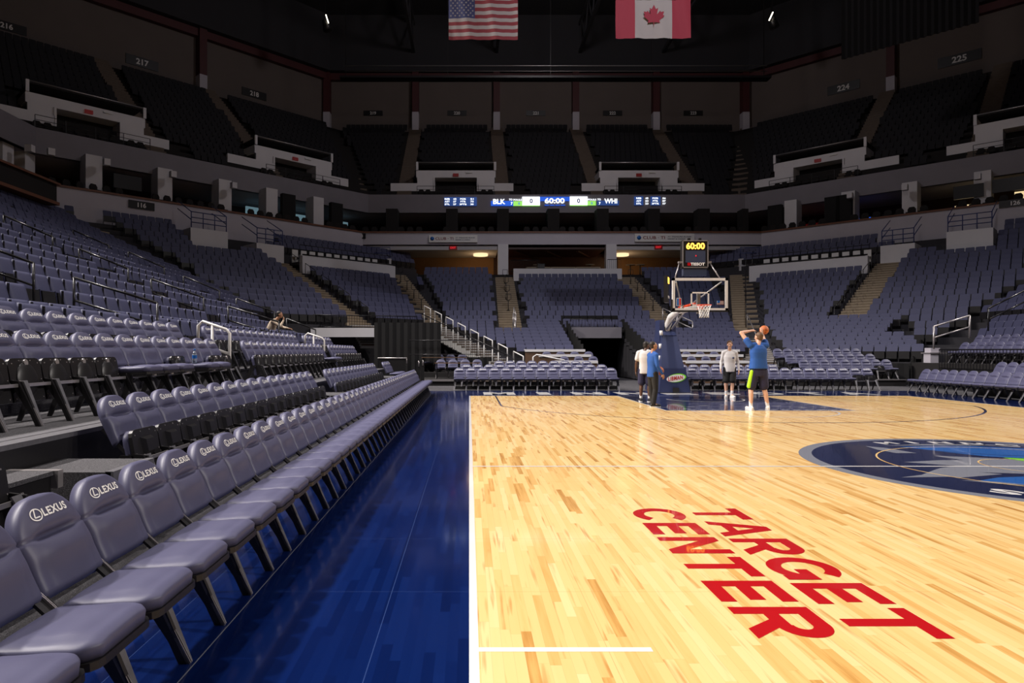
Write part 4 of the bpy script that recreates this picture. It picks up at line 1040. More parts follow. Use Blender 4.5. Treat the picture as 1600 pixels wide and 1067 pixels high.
for n, (x, y, yaw, px) in enumerate(VOM):
    mx = local_mx(x, y, yaw); e = 1 if n % 2 == 0 else -1
    m = MB(); z0 = 15.2
    # pale front walls either side of the dark opening, stepping up with the rows
    for sg in (-1, 1):
        lim = 5.9 if sg == -e else 5.2
        a, b = sorted((sg * 2.0, sg * lim)); m.box(a, 0.75, z0, b, 1.0, z0 + 1.55, mx)
        a, b = sorted((sg * 2.0, sg * 3.5)); m.box(a, 0.85, z0 + 1.55, b, 1.05, z0 + 2.1, mx)
        a, b = sorted((sg * 1.9, sg * 2.05)); m.box(a, 0.75, z0, b, 3.6, z0 + 2.1, mx)
    m.box(-3.6, 0.9, z0 + 2.1, 3.6, 3.9, z0 + 2.75, mx)
    struct(m.build('vomitory_walls', 'wallwhite'))
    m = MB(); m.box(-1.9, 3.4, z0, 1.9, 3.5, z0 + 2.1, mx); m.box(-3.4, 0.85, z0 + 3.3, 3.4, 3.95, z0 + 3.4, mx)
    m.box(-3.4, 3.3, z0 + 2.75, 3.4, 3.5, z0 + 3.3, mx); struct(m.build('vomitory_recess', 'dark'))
    nmv = ('left of centre on the end', 'right of centre on the end', 'left corner', 'right corner', 'far left', 'far right')[n]
    t = thing('canopy_railing', 'grey canopy rail of the %s vomitory, upper deck' % nmv, 'railing', (x, y, 0), yaw)
    mm = MB(); mm.tube([(-3.6, 0.85, z0 + 3.45), (3.6, 0.85, z0 + 3.45)], 0.05, 6); mm.build('top_rail', 'alu', t)
    mm = MB()
    for u in (-3.6, 3.45): mm.box(u, 0.8, z0 + 2.75, u + 0.2, 0.95, z0 + 3.5)
    mm.build('rail_end_post', 'wallwhite', t)
    es = MB().box(-0.25, 0.8, z0 + 2.2, 0.25, 0.88, z0 + 2.45).build('exit_sign', 'e_exit', None); es.location = (x, y, 0); es.rotation_euler = (0, 0, yaw)
    tag(es, 'small red exit sign, %s vomitory, upper deck' % nmv, 'sign')
    if n < 6:
        ls = MB().box(0.9, 0.82, z0 + 2.5, 1.5, 0.88, z0 + 2.6).build('emergency_light', 'white', None); ls.location = (x, y, 0); ls.rotation_euler = (0, 0, yaw)
        tag(ls, 'small pale light box, %s vomitory, upper deck' % nmv, 'light')
    t = thing('guard_railing', 'thin dark guard railing, %s vomitory, upper deck' % nmv, 'railing', (x, y, z0), yaw)
    mm = MB()
    for zz in (0.35, 0.65, 0.95): mm.tube([(-3.4, -0.6, zz), (3.4, -0.6, zz)], 0.02, 5)
    mm.build('rails', 'blackm', t); mm = MB()
    for u in (-3.4, -1.7, 0, 1.7, 3.4): mm.box(u - 0.02, -0.62, 0, u + 0.02, -0.58, 0.95)
    mm.build('posts', 'blackm', t)
    for q, u in enumerate((-3.1, -2.5, -1.4, -0.7, 0.0, 0.7, 1.4, 2.5, 3.1)):
        P = mx @ Vector((u, 0.45, 0)); c = D.objects.new('balcony_chair', None); COL.objects.link(c)
        child('seat', me_sc, c); c.location = (P.x, P.y, z0); c.rotation_euler = (0, 0, yaw - math.pi / 2)
        tag(c, 'dark balcony chair, %s from the left, %s vomitory' % (ordn(q + 1), nmv), 'chair', 'balcony chairs before the vomitories')
# thin catwalk rail catching light
mm = MB(); mm.tube([(-11.5, 62, 27.9), (27.5, 62, 27.9)], 0.045, 5); mm.tube([(-11.5, 62, 27.4), (27.5, 62, 27.4)], 0.03, 5)
t = thing('catwalk', 'long thin catwalk rail crossing below the black ceiling', 'catwalk', (0, 0, 0)); mm.build('rail', 'alu', t)
mm = MB(); mm.box(-12, 62.2, 26.9, 28, 63.2, 27.1); mm.build('deck', 'black', t)
mm = MB()
for x in (-11.5, -2, 7.6, 17, 27.5): mm.bar((x, 62.7, 27.0), (x, 62.7, 38.0), 0.06, 0.06)
mm.build('hangers', 'black', t)

# ------------------------------------------------------------------ ribbon board
RY = 58.42
def rp(px, py): a = at(px, py, RY); return a[0], a[2]
def led(name, rects, texts, label):
    t = thing(name, label, 'scoreboard', (0, RY, 0))
    for (nm, a, b, c, d, mt) in rects:
        x0, z1 = rp(a, b); x1, z0 = rp(c, d); MB().box(x0, -0.02, z0, x1, 0.05, z1).build(nm, mt, t)
    mb = {}
    for (tx, cx, cy, hp, wp, mt) in texts:
        x, z = rp(cx, cy); mb.setdefault(mt, MB()); put_text(mb[mt], tx, hp * RY / F, (x, -0.03, z), (1, 0, 0), (0, 0, 1), width=wp * RY / F if wp else None, bold=0.03)
    for k, v in mb.items(): v.build('display_text', k, t, fix=False)
led('stats_display', [('panel', 694, 308, 745, 321.5, 'e_dblue')], [('REB', 698.8, 311, 2.6, 8, 'e_white'), ('AST', 698.8, 315, 2.6, 8, 'e_white'), ('STL', 698.8, 319.2, 2.6, 8, 'e_white'), ('43', 710.5, 311, 2.6, 5, 'e_white'), ('27', 710.5, 315, 2.6, 5, 'e_white'), ('27', 710.5, 319.2, 2.6, 5, 'e_white'),
    ('FG%', 723.5, 311, 2.6, 9, 'e_white'), ('FT%', 723.5, 315, 2.6, 8, 'e_white'), ('3PT%', 723.5, 319.2, 2.6, 11, 'e_white'), ('51', 737.5, 311, 2.6, 5, 'e_white'), ('73', 737.5, 315, 2.6, 5, 'e_white'), ('30', 737.5, 319.2, 2.6, 5, 'e_white')], 'small blue statistics display on the left of the ribbon board')
led('stats_display', [('panel', 991, 307, 1005, 320.5, 'e_dblue'), ('panel', 1016.5, 307, 1032, 320.5, 'e_dblue')], [('REB', 998, 309.8, 2.6, 8, 'e_white'), ('AST', 998, 314, 2.6, 8, 'e_white'), ('STL', 998, 318.2, 2.6, 8, 'e_white'), ('45', 1010.5, 309.8, 2.6, 5, 'e_white'), ('23', 1010.5, 314, 2.6, 5, 'e_white'), ('23', 1010.5, 318.2, 2.6, 5, 'e_white'),
    ('FG%', 1023.8, 309.8, 2.6, 9, 'e_white'), ('FT%', 1023.8, 314, 2.6, 8, 'e_white'), ('3PT%', 1023.8, 318.2, 2.6, 11, 'e_white'), ('56', 1037.5, 309.8, 2.6, 5, 'e_white'), ('87', 1037.5, 314, 2.6, 5, 'e_white'), ('57', 1037.5, 318.2, 2.6, 5, 'e_white')], 'small blue statistics display on the right of the ribbon board')
led('scoreboard', [('panel', 767, 314, 802, 321.5, 'e_blue'), ('panel', 802, 314.5, 816, 321.5, 'e_green'), ('panel', 816, 307.5, 843.5, 320.8, 'e_white'), ('panel', 843.5, 307.5, 890, 314, 'e_blue'), ('panel', 890.5, 307, 918, 320.4, 'e_white'), ('panel', 918, 314, 931, 320.7, 'e_green'), ('panel', 933, 313.5, 967, 320.7, 'e_dblue'), ('green_edge', 816, 320.8, 843.5, 321.7, 'e_green'), ('green_edge', 890.5, 320.4, 918, 321.4, 'e_green')] + [('timeout_bar', 851 + 8.4 * i, 319.8, 858 + 8.4 * i, 321, 'e_blue') for i in range(4)],
    [('BLK', 780, 315, 8, 19, 'e_white'), ('TO', 798, 312, 3, 5.5, 'e_white'), ('7', 799.5, 318, 4.4, None, 'e_white'), ('FOULS', 808.7, 312.3, 2.8, 13, 'e_white'), ('0', 811, 318, 3.8, None, 'e_blue'), ('0', 830, 314, 7.2, None, 'e_navy'), ('60:00', 866.6, 313.6, 8.4, 31, 'e_white'), ('0', 904, 313.8, 7.2, None, 'e_navy'), ('FOULS', 925, 312, 2.8, 13, 'e_white'), ('0', 924.6, 317.6, 3.8, None, 'e_blue'), ('TO', 936, 311.8, 3, 5.5, 'e_white'), ('7', 937, 317.8, 4.2, None, 'e_white'), ('WHI', 954.2, 314.2, 7.6, 20, 'e_white')],
    'lit ribbon scoreboard reading BLK 0 60:00 0 WHI on the balcony front')

# ------------------------------------------------------------------ flags
def cloth(mb, x0, z0, x1, z1, y=0.0, n=24):
    old = mb.smooth; mb.smooth = True; b = len(mb.v); nu = max(2, int(n * (x1 - x0) / 3)); nv = max(2, int(8 * abs(z1 - z0)))
    for i in range(nv + 1):
        for j in range(nu + 1):
            x = lerp(x0, x1, j / nu); z = lerp(z0, z1, i / nv); mb.v.append((x, y + 0.035 * math.sin(x * 5.1 + z * 0.8) + 0.02 * math.sin(x * 11 + z * 2), z))
    for i in range(nv):
        for j in range(nu): mb._f([b + i * (nu + 1) + j, b + i * (nu + 1) + j + 1, b + (i + 1) * (nu + 1) + j + 1, b + (i + 1) * (nu + 1) + j])
    mb.smooth = old
M['fl_white'] = mat('flag_white_cloth', (0.27, 0.24, 0.23), 0.8); M['fl_red'] = mat('flag_red_cloth', (0.16, 0.013, 0.02), 0.8); M['fl_blue'] = mat('flag_blue_cloth', (0.025, 0.03, 0.10), 0.8); M['fl_cred'] = mat('flag_bright_red_cloth', (0.22, 0.012, 0.028), 0.8)
FY = 30.0
A = at(701, 62, FY); B = at(809, 60, FY); w_ = B[0] - A[0]; hh = w_ / 1.75; st = 5.6 * FY / F
t = thing('national_flag', 'red and white striped flag with white stars on blue hanging high up', 'flag', (A[0], FY, A[2]))
mw = MB(); mr = MB()
for k in range(13): cloth(mr if k % 2 == 0 else mw, 0 if k < 6 else w_ * 0.38, k * st, w_, (k + 1) * st)
mr.build('red_stripes', 'fl_red', t, fix=False); mw.build('white_stripes', 'fl_white', t, fix=False)
mb = MB(); cloth(mb, 0, 6 * st, w_ * 0.38, 13 * st); mb.build('blue_canton', 'fl_blue', t, fix=False)
D.objects.remove([c for c in t.children if c.name.startswith('blue_canton')][0])
# stripes below the canton run full width, the canton fills the upper left
mb = MB(); cloth(mb, 0, 6 * st, w_ * 0.38, 13 * st, -0.001); mb.build('blue_canton', 'fl_blue', t, fix=False)
ms = MB()
for r_ in range(9):
    for c_ in range(6 if r_ % 2 == 0 else 5):
        x = w_ * 0.38 * ((c_ * 2 + 1 + (r_ % 2)) / 12); z = 6 * st + 7 * st * (r_ + 1) / 10; yy = 0.035 * math.sin(x * 5.1 + z * 0.8) + 0.02 * math.sin(x * 11 + z * 2) - 0.012
        pts = []
        for q in range(10):
            a = R(90 + 36 * q); rr = 0.055 if q % 2 == 0 else 0.023; pts.append((x + rr * math.cos(a), yy, z + rr * math.sin(a)))
        ms.poly(pts)
ms.build('white_stars', 'fl_white', t, fix=False)
A = at(962, 60, FY); B = at(1079, 60, FY); w_ = B[0] - A[0]; hh = 1.72
t = thing('national_flag', 'red and white flag with a red maple leaf hanging high up', 'flag', (A[0], FY, A[2]))
m = MB(); cloth(m, 0, 0, w_ * 0.255, hh); m.build('red_band', 'fl_cred', t, fix=False); m = MB(); cloth(m, w_ * 0.755, 0, w_, hh); m.build('red_band', 'fl_cred', t, fix=False)
m = MB(); cloth(m, w_ * 0.255, 0, w_ * 0.755, hh); m.build('white_field', 'fl_white', t, fix=False)
leaf = [(0, -0.52), (0.02, -0.26), (0.30, -0.30), (0.25, -0.2), (0.5, 0.03), (0.43, 0.07), (0.48, 0.24), (0.33, 0.21), (0.3, 0.28), (0.15, 0.1), (0.2, 0.4), (0.1, 0.35), (0, 0.55)]
lf = leaf + [(-x, z) for x, z in leaf[1:-1][::-1]]
m = MB(); lx = w_ * 0.505; lz = 0.95
m.poly([(lx + x * 0.95, -0.062, lz + z * 0.95) for x, z in lf]); m.build('maple_leaf', 'fl_cred', t, fix=False)
# dark drape upper right
(x0, y0), (x1, y1) = ((27.7, 50.0), (33.6, 44.3))
m = MB(); n = 40
for i in range(n):
    a = i / n; b = (i + 1) / n; o1 = 0.12 * (i % 2); o2 = 0.12 * ((i + 1) % 2)
    p = (lerp(x0, x1, a) + o1, lerp(y0, y1, a) + o1); q = (lerp(x0, x1, b) + o2, lerp(y0, y1, b) + o2)
    m.prism([(*p, 23.3), (*q, 23.3), (q[0] + 0.05, q[1] + 0.05, 23.3), (p[0] + 0.05, p[1] + 0.05, 23.3)], (0, 0, 12))
M['duve'] = mat('unlit_drape', (0.004, 0.0035, 0.005), 0.95, noise=0.2, scale=2)
o = m.build('hanging_drape', 'duve'); tag(o, 'huge dark drape hanging from the ceiling at the upper right', 'curtain')
# stage lamps
for i, (px, py) in enumerate(((508, 32), (1206, 28))):
    x, y, z = at(px, py, 61); t = thing('stage_lamp', 'small lit stage lamp under the ceiling on the %s' % ('left', 'right')[i], 'lamp', (x, y, z), group=None)
    MB().tube([(0, 0, 0), (0.25, 0, -0.9)], 0.3, 12, 0.42).build('lamp_body', 'black', t); MB().tube([(0.16 if i == 0 else -0.1, -0.45, 0.3), (0.4 if i == 0 else -0.45, -0.45, -0.45)], 0.05, 6).build('lamp_tube', 'e_tube', t)
    MB().bar((0, 0, 0), (0, 0, 5), 0.1, 0.1).build('hanger', 'black', t)

# ------------------------------------------------------------------ corner knee walls, platforms, white furniture
def chK(C, K, sg):
    y = (C + K) / 2; dx = (C - K) / 2; return (CX + sg * dx, y)
for sg in (-1, 1):
    side = 'left' if sg < 0 else 'right'
    C0 = rowC(10) - 0.25; a = chK(C0, 25.6, sg); b = chK(C0, 36.6, sg); a2 = chK(C0 + 0.5, 25.6, sg); b2 = chK(C0 + 0.5, 36.6, sg)
    m = MB(); m.prism([(*a, 6.6), (*b, 6.6), (*b2, 6.6), (*a2, 6.6)], (0, 0, 1.25)); 
    c = chK(C0 + 4.4, 25.6, sg); c2 = chK(C0 + 4.4, 36.6, sg); struct(m.build('corner_knee_wall', 'wallwhite')); m = MB(); m.prism([(*a2, 7.3), (*b2, 7.3), (*c2, 7.3), (*c, 7.3)], (0, 0, 0.2)); struct(m.build('corner_deck', 'concrete'))
    t = thing('platform_railing', 'dark rail on the knee wall of the %s corner platform' % side, 'railing', (0, 0, 0)); mm = MB(); mm.tube([(*a, 7.92), (*b, 7.92)], 0.05, 6); mm.build('rail', 'blackm', t)
    mm = MB(); mm.tube([(*a2, 8.6), (*b2, 8.6)], 0.025, 5); mm.build('upper_rail', 'blackm', t)
    for i in range(11):
        P = chK(C0 + 2.1, 26.2 + 0.95 * i, sg); t = thing('white_chair', 'white slatted chair on the %s corner platform, %s from the stairs' % (side, ordn(i + 1)), 'chair', (P[0], P[1], 7.5), R(45) if sg < 0 else R(-45), group='white chairs on the corner platforms')
        MB().box(-0.22, 0.15, 0.0, 0.22, 0.22, 0.95).build('backrest', 'white', t); MB().box(-0.24, -0.3, 0.42, 0.24, 0.14, 0.47).build('seat', 'white', t)
        for lx in (-0.2, 0.2): MB().box(lx - 0.02, -0.3, 0, lx + 0.02, -0.26, 0.42).build('leg', 'white', t)
        P = chK(C0 + 1.5, 26.6 + 0.95 * i, sg); t = thing('white_side_table', 'low white slatted table on the %s corner platform, %s from the stairs' % (side, ordn(i + 1)), 'table', (P[0], P[1], 7.5), R(45) if sg < 0 else R(-45), group='white tables on the corner platforms')
        MB().box(-0.3, -0.15, 0.5, 0.3, 0.15, 0.55).build('tabletop', 'white', t); MB().box(-0.28, -0.05, 0.25, 0.28, 0.05, 0.31).build('shelf', 'white', t); MB().box(-0.03, -0.05, 0, 0.03, 0.05, 0.5).build('post', 'white', t)
    # landing block at the head of the corner stairs with its blue rail
    def block(K0, K1, C1, C2, z0, z1, nm='landing_block'):
        q = [chK(C1, K0, sg), chK(C1, K1, sg), chK(C2, K1, sg), chK(C2, K0, sg)]
        m = MB(); m.prism([(*v, z0) for v in q], (0, 0, z1 - z0)); struct(m.build(nm, 'wallwhite'))
    block(22.4, 25.2, 65.4, 68.0, 6.8, 8.65); block(16.8, 20.2, 66.6, 69.0, 7.3, 9.25)
    for q, (K0, K1, CC, z0) in enumerate(((22.5, 25.1, 65.5, 8.65), (16.9, 20.1, 66.7, 9.25))):
        p = [chK(CC, K0, sg), chK(CC, K1, sg)]
        t = thing('blue_railing', 'dark blue tubular railing on the %s white landing block in the %s corner' % (('nearer the end', 'nearer the side')[q], side), 'railing', (0, 0, 0))
        mm = MB()
        for zz in (0.35, 0.65, 1.0): mm.tube([(*p[0], z0 + zz), (*p[1], z0 + zz)], 0.03, 6)
        mm.build('rails', 'bluerail', t); mm = MB()
        for f_ in (0, 0.33, 0.66, 1): P = Vector(p[0]).lerp(Vector(p[1]), f_); mm.tube([(P.x, P.y, z0), (P.x, P.y, z0 + 1.0)], 0.03, 6)
        mm.build('posts', 'bluerail', t)
        for s_ in (0, 1):
            P = Vector(p[s_]); N = Vector(chK(CC + 3, K0 if s_ == 0 else K1, sg)); mm = MB(); mm.tube([(P.x, P.y, z0 + 1.0), (N.x, N.y, z0 + 2.0)], 0.03, 6); mm.tube([(P.x, P.y, z0 + 0.5), (N.x, N.y, z0 + 1.5)], 0.03, 6); mm.build('sloping_rail', 'bluerail', t)
# white block between the corner platform and the left/right club opening
for sg in (-1, 1):
    xa, xb = sorted((CX + sg * 13.8, CX + sg * 16.0)); struct(boxed('landing_block', 'wallwhite', xa, 53.2, 7.2, xb, 54.6, 8.9))
    xa2, xb2 = sorted((CX + sg * 13.9, CX + sg * 15.4)); t = thing('blue_railing', 'small blue railing on the white block beside the %s club opening' % ('left' if sg < 0 else 'right'), 'railing', (0, 0, 0))
    mm = MB(); mm.tube([(xa2, 53.3, 8.9), (xa2, 53.3, 9.8), (xb2, 53.3, 9.8), (xb2, 53.3, 8.9)], 0.035, 6); mm.tube([(xa2, 53.3, 9.35), (xb2, 53.3, 9.35)], 0.03, 6); mm.build('rails', 'bluerail', t)

# ------------------------------------------------------------------ handrails
def handrail(name, pts, label, m, r=0.028, mid=None, posts=(0, -1), drop=0.95, group=None, cat='handrail'):
    """pts: top line; posts drop from the listed points"""
    t = thing(name, label, cat, pts[0], group=group); o = Vector(pts[0]); q = [tuple(Vector(p) - o) for p in pts]
    MB().tube(q, r, 8).build('top_rail', m, t)
    if mid: MB().tube([(a[0], a[1], a[2] - mid) for a in q], r * 0.9, 8).build('middle_rail', m, t)
    for i in posts: a = q[i]; MB().tube([a, (a[0], a[1], a[2] - drop)], r, 8).build('post', m, t)
    return t
idx = 0
for a, Ya in enumerate((12.5, 20.5, 28.0)):
    for b, (X0, z0, X1, z1) in enumerate(((5.8, 2.45, 7.35, 2.92), (8.1, 3.19, 9.7, 3.76), (10.4, 4.07, 11.9, 4.68), (12.7, 5.04, 14.2, 5.7), (15.0, 5.95, 16.5, 6.6))):
        if a == 2 and b == 0: X0, X1 = 6.4, 7.6
        handrail('aisle_handrail', [(-X0, Ya, z0), (-X1, Ya, z1)], 'black two-bar handrail, %s one up the %s aisle of the left bank' % (ordn(b + 1), ('nearest', 'middle', 'far')[a]), 'blackm', 0.03 if a else 0.024, mid=0.42, drop=0.85, group=None)
for b, (X0, z0, X1, z1) in enumerate(((8.1, 3.25, 9.6, 3.85),)): handrail('aisle_handrail', [(-X0, 7.5, z0), (-X1, 7.5, z1)], 'black handrail high at the left edge of the photo', 'blackm', 0.022, mid=0.4, drop=0.85)
for i, Ya in enumerate((12.35, 20.4)):
    t = handrail('white_handrail', [(-4.98, Ya, 1.75), (-4.98, Ya, 2.02), (-4.90, Ya, 2.1), (-4.46, Ya, 1.95), (-4.40, Ya, 1.88), (-4.40, Ya, 1.12 - 0.2)], 'white tubular handrail at the %s gap in the raised padded rows' % ('near', 'far')[i], 'white', 0.028, posts=(), group=None)
    o = Vector((-4.98, Ya, 1.75)); MB().tube([(0, 0, 0), (0.05, 0, -0.07), (0.58, 0, -0.25)], 0.026, 8).build('middle_rail', 'white', t); MB().tube([(0.26, 0, 0.30), (0.26, 0, -0.75)], 0.026, 8).build('post', 'white', t)
# right bank handrails
for i, (p1, p2) in enumerate((((1459, 510), (1515, 493)), ((1544, 482), (1605, 452)))):
    Yr = 26.9; a = at(*p1, Yr); b = at(*p2, Yr)
    handrail('aisle_handrail', [a, b], '%s two-bar handrail in the right bank aisle' % ('pale lower', 'dark upper')[i], 'alu' if i == 0 else 'blackm', 0.035, mid=0.45, drop=0.9)
# stair handrails of the concrete bowl
def lineP(a, b, t): return (lerp(a[0], b[0], t), lerp(a[1], b[1], t))
for nm, (a, b), sgn in (('left corner stairs', ST1, 0), ('right corner stairs', ST1, 1)):
    for i in range(5):
        t0 = 0.02 + 0.2 * i; p = lineP(a, b, t0); q = lineP(a, b, t0 + 0.12); off = -0.55
        if sgn: p, q = mir(p), mir(q)
        z0 = rowZ(12 * t0) + 1.0; z1 = rowZ(12 * (t0 + 0.12)) + 1.0
        s_ = 1 if sgn == 0 else -1
        handrail('stair_handrail', [(p[0] + 0.45 * s_, p[1] + 0.45, z0), (q[0] + 0.45 * s_, q[1] + 0.45, z1)], 'thin black stair handrail, %s one up on the %s' % (ordn(i + 1), nm), 'blackm', 0.022, drop=0.95)
for nm, (a, b), sgn in (('stairs left of the centre section', ST3, 0), ('stairs right of the centre section', ST3, 1), ('far left end stairs', ST2, 0)):
    for i in range(4):
        t0 = 0.3 + 0.18 * i; p = lineP(a, b, t0); q = lineP(a, b, t0 + 0.05)
        if sgn: p, q = mir(p), mir(q)
        z = rowZ(12 * t0)
        t = thing('stair_handrail', 'short black post handrail, %s one up on the %s' % (ordn(i + 1), nm), 'handrail', (p[0], p[1], z), group=None)
        MB().tube([(0, 0, 0), (0, 0, 0.75)], 0.03, 6).build('post', 'blackm', t); MB().tube([(0, 0, 0.7), (-0.18, 0, 0.8), (-0.18, 0, 1.15), (0.18, 0, 1.15), (0.18, 0, 0.8), (0, 0, 0.7)], 0.022, 6).build('loop', 'blackm', t); MB().tube([(0, 0, 0), (0, 0, 0.04)], 0.12, 8).build('base', 'blackm', t)
for i, (x, y, z, nm) in enumerate(((12.1, 42.0, 3.1, 'right'), (12.6, 40.6, 2.6, 'right'), (2.75, 41.4, 3.1, 'left'), (2.65, 40.5, 2.7, 'left'))):
    handrail('metal_stair_handrail', [(x, y, z + 1.15), (x + (0.6 if nm == 'right' else 0.06), y - 0.9, z + 0.7)], 'grey looped handrail on the silver steps %s of the centre section, %s one' % (nm, ('upper', 'lower')[i % 2]), 'alu', 0.035, mid=0.4, drop=1.0)
handrail('stair_centre_rail', [(21.2, 51.5, rowZ(10) + 1.1), (17.3, 42.0, rowZ(0) + 1.1)], 'long thin black centre rail of the right radial stairs', 'blackm', 0.03, drop=1.0)
handrail('stair_centre_rail', [(17.3, 41.8, rowZ(0) + 0.9), (15.4, 35.6, eZ(0) + 0.9)], 'pale centre rail on the silver part of the right radial stairs', 'alu', 0.03, drop=0.9)
# left end stair: loops and picket guard
a = (-2.75, 41.2); b = (2.2, 33.2)
for i in range(8):
    t0 = i / 7; p = lineP(a, b, t0); q = lineP(a, b, t0 + 0.085); z = lerp(4.35, 1.55, t0); zq = lerp(4.35, 1.55, t0 + 0.085) 
    handrail('white_loop_handrail', [(p[0], p[1], z - 0.45), (p[0], p[1], z), (q[0], q[1], zq), (q[0], q[1], zq - 0.45)], 'white looped handrail, %s one down the railed stairs left of the end stand' % ordn(i + 1), 'white', 0.03, posts=(0, -1), drop=0.7, group=None)
picket('stair_guard', (a[0] - 0.15, a[1] - 0.1), (b[0] - 0.15, b[1] - 0.1), 2.6, 0.05, 1.25, 'black picket guard beside the railed stairs left of the end stand', step=0.2)
picket('picket_railing', (-8.6, 35.6), (-2.9, 37.6), 2.75, 2.75, 0.75, 'black picket railing along the wheelchair platform in the left corner')
picket('picket_railing', (-3.0, 33.5), (0.4, 33.5), 1.3, 1.3, 0.8, 'black railing above the tables in the left corner', step=0.9)
picket('picket_railing', (6.1, 40.6), (9.0, 40.6), 2.95, 2.95, 0.55, 'short black railing on top of the tunnel header', step=0.18)
m = MB(); m.box(-8.3, 35.2, 2.3, -4.95, 35.5, 2.78); struct(m.build('platform_beam', 'wallwhite'))
m = MB(); m.box(-8.3, 35.5, 2.5, -2.6, 37.5, 2.74); struct(m.build('wheelchair_platform', 'dark'))
# tunnel
m = MB(); m.box(6.0, 40.3, 2.35, 9.15, 40.6, 3.0); struct(m.build('tunnel_header', 'fascia'))
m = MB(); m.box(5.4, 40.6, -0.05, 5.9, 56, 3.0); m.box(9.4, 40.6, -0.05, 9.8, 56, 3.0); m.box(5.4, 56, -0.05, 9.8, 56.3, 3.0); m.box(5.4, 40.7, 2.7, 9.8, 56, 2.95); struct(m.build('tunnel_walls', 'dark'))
# pleated black drapes
def drape(label, a, b, z0, ztop, step=0.35, name='black_drape', amp=0.025):
    a = Vector(a); b = Vector(b); L = (b - a).length; n = max(4, int(L / step) * 2); d = (b - a) / L; nr = Vector((d.y, -d.x)); mb = MB()
    for i in range(n):
        p = a.lerp(b, i / n) + nr * (amp if i % 2 else -amp); q = a.lerp(b, (i + 1) / n) + nr * (amp if (i + 1) % 2 else -amp); z = ztop((i + 0.5) / n) if callable(ztop) else ztop
        mb.prism([(*p, z0), (*q, z0), (*(q - nr * 0.03), z0), (*(p - nr * 0.03), z0)], (0, 0, z - z0))
    o = mb.build(name, 'curtain'); return tag(o, label, 'curtain')
drape('long black drape closing the corner left of the tables', (-4.78, 33.8), (-1.42, 33.8), 0, 3.0)
drape('lower black drape behind the two brown tables', (-1.35, 34.85), (1.3, 34.85), 0, 1.25)
drape('stepped black drape along the right side of the tunnel', (9.38, 41.6), (9.38, 35.3), 0, lambda t: eZ(int((1 - t) * 8)) + 1.0, step=0.4)
drape('stepped black drape along the left side of the tunnel', (5.95, 41.6), (5.95, 35.3), 0, lambda t: eZ(int((1 - t) * 8)) + 0.9, step=0.4)
drape('black drape on the front of the end stand behind the press tables, right', (9.4, 35.25), (16.2, 35.25), 0, 1.0, step=0.5)
drape('black drape on the front of the angled right wing of the end stand', (16.2, 35.25), (20.6, 30.9), 0, 1.0, step=0.5)
drape('black drape at the right end of the raised corner block', (19.6, 29.9), (23.0, 34.0), 0, lambda t: 0.9 + 1.5 * t)
# press tables
def press(x0, x1, y, z, label, grp):
    t = thing('press_table', label, 'table', (x0, y, 0), group=grp); L = x1 - x0
    MB().box(0, 0, z - 0.06, L, 0.5, z).build('tabletop', 'wallwhite', t); MB().box(0.02, 0.03, 0, L - 0.02, 0.08, z - 0.06).build('front_panel', 'table', t)
    MB().box(0, -0.012, z - 0.13, L, 0.02, z - 0.06).build('edge_band', 'white', t)
for i, (x0, x1, y, z) in enumerate(((4.2, 6.25, 32.6, 1.1), (3.5, 6.15, 33.8, 1.4), (2.9, 6.05, 35.0, 1.66))): press(x0, x1, y, z, 'white topped brown press table left of the tunnel, %s of three tiers' % ('lowest', 'middle', 'highest')[i], None)
for i, (x0, x1, y, z) in enumerate(((10.5, 13.6, 32.6, 1.1), (10.4, 13.8, 33.8, 1.4), (10.3, 14.1, 35.0, 1.66))): press(x0, x1, y, z, 'white topped brown press table behind the basket, %s of three tiers' % ('lowest', 'middle', 'highest')[i], None)
for (y, z, x0, n, nm) in ((33.6, 0.42, 4.75, 3, 'lowest press table left of the tunnel'), (34.7, 0.66, 4.0, 4, 'middle press table left of the tunnel'), (33.6, 0.42, 11.1, 4, 'lowest press table behind the basket'), (34.7, 0.66, 11.2, 4, 'middle press table behind the basket')):
    for i in range(n): put_chair(x0 + i * 0.72, y, z, -math.pi / 2, False, 'handle', False, False, 'padded chair, %s from the left, %s' % (ordn(i + 1), nm), 'chairs at the press tables')
m = MB(); m.box(2.8, 33.1, 0, 6.2, 34.2, 0.42); m.box(2.8, 34.2, 0, 6.2, 35.3, 0.66); m.box(10.2, 33.1, 0, 14.3, 34.2, 0.42); m.box(10.2, 34.2, 0, 14.3, 35.3, 0.66); struct(m.build('press_riser', 'dark'))
for i, (x0, x1, y, z) in enumerate(((-2.35, -0.1, 33.0, 1.26), (-1.6, 0.5, 31.0, 1.02))):
    t = thing('folding_table', 'thin brown table in the dark left corner, %s one' % ('rear', 'front')[i], 'table', (x0, y, z - 0.74), group=None); L = x1 - x0
    MB().box(0, 0, 0.71, L, 0.6, 0.74).build('tabletop', 'table', t)
    for lx in (0.1, L - 0.1): MB().box(lx - 0.02, 0.1, 0, lx + 0.02, 0.14, 0.71).build('leg', 'blackm', t); MB().box(lx - 0.02, 0.45, 0, lx + 0.02, 0.49, 0.71).build('leg', 'blackm', t)
    for q in range(4): put_chair(x0 + 0.25 + q * 0.58, y + 1.22, z - 0.74, -math.pi / 2, False, 'handle', False, False, 'padded chair, %s from the left at the %s brown table' % (ordn(q + 1), ('rear', 'front')[i]), 'chairs at the brown tables')
m = MB(); m.box(-3.4, 32.9, 0, 1.4, 34.8, 0.52); m.box(-2.9, 30.3, 0, 1.4, 32.9, 0.28); struct(m.build('corner_platform', 'dark'))
m = MB(); m.box(-2.9, 30.24, 0.2, 1.4, 30.3, 0.29); struct(m.build('corner_platform_nosing', 'alu'))
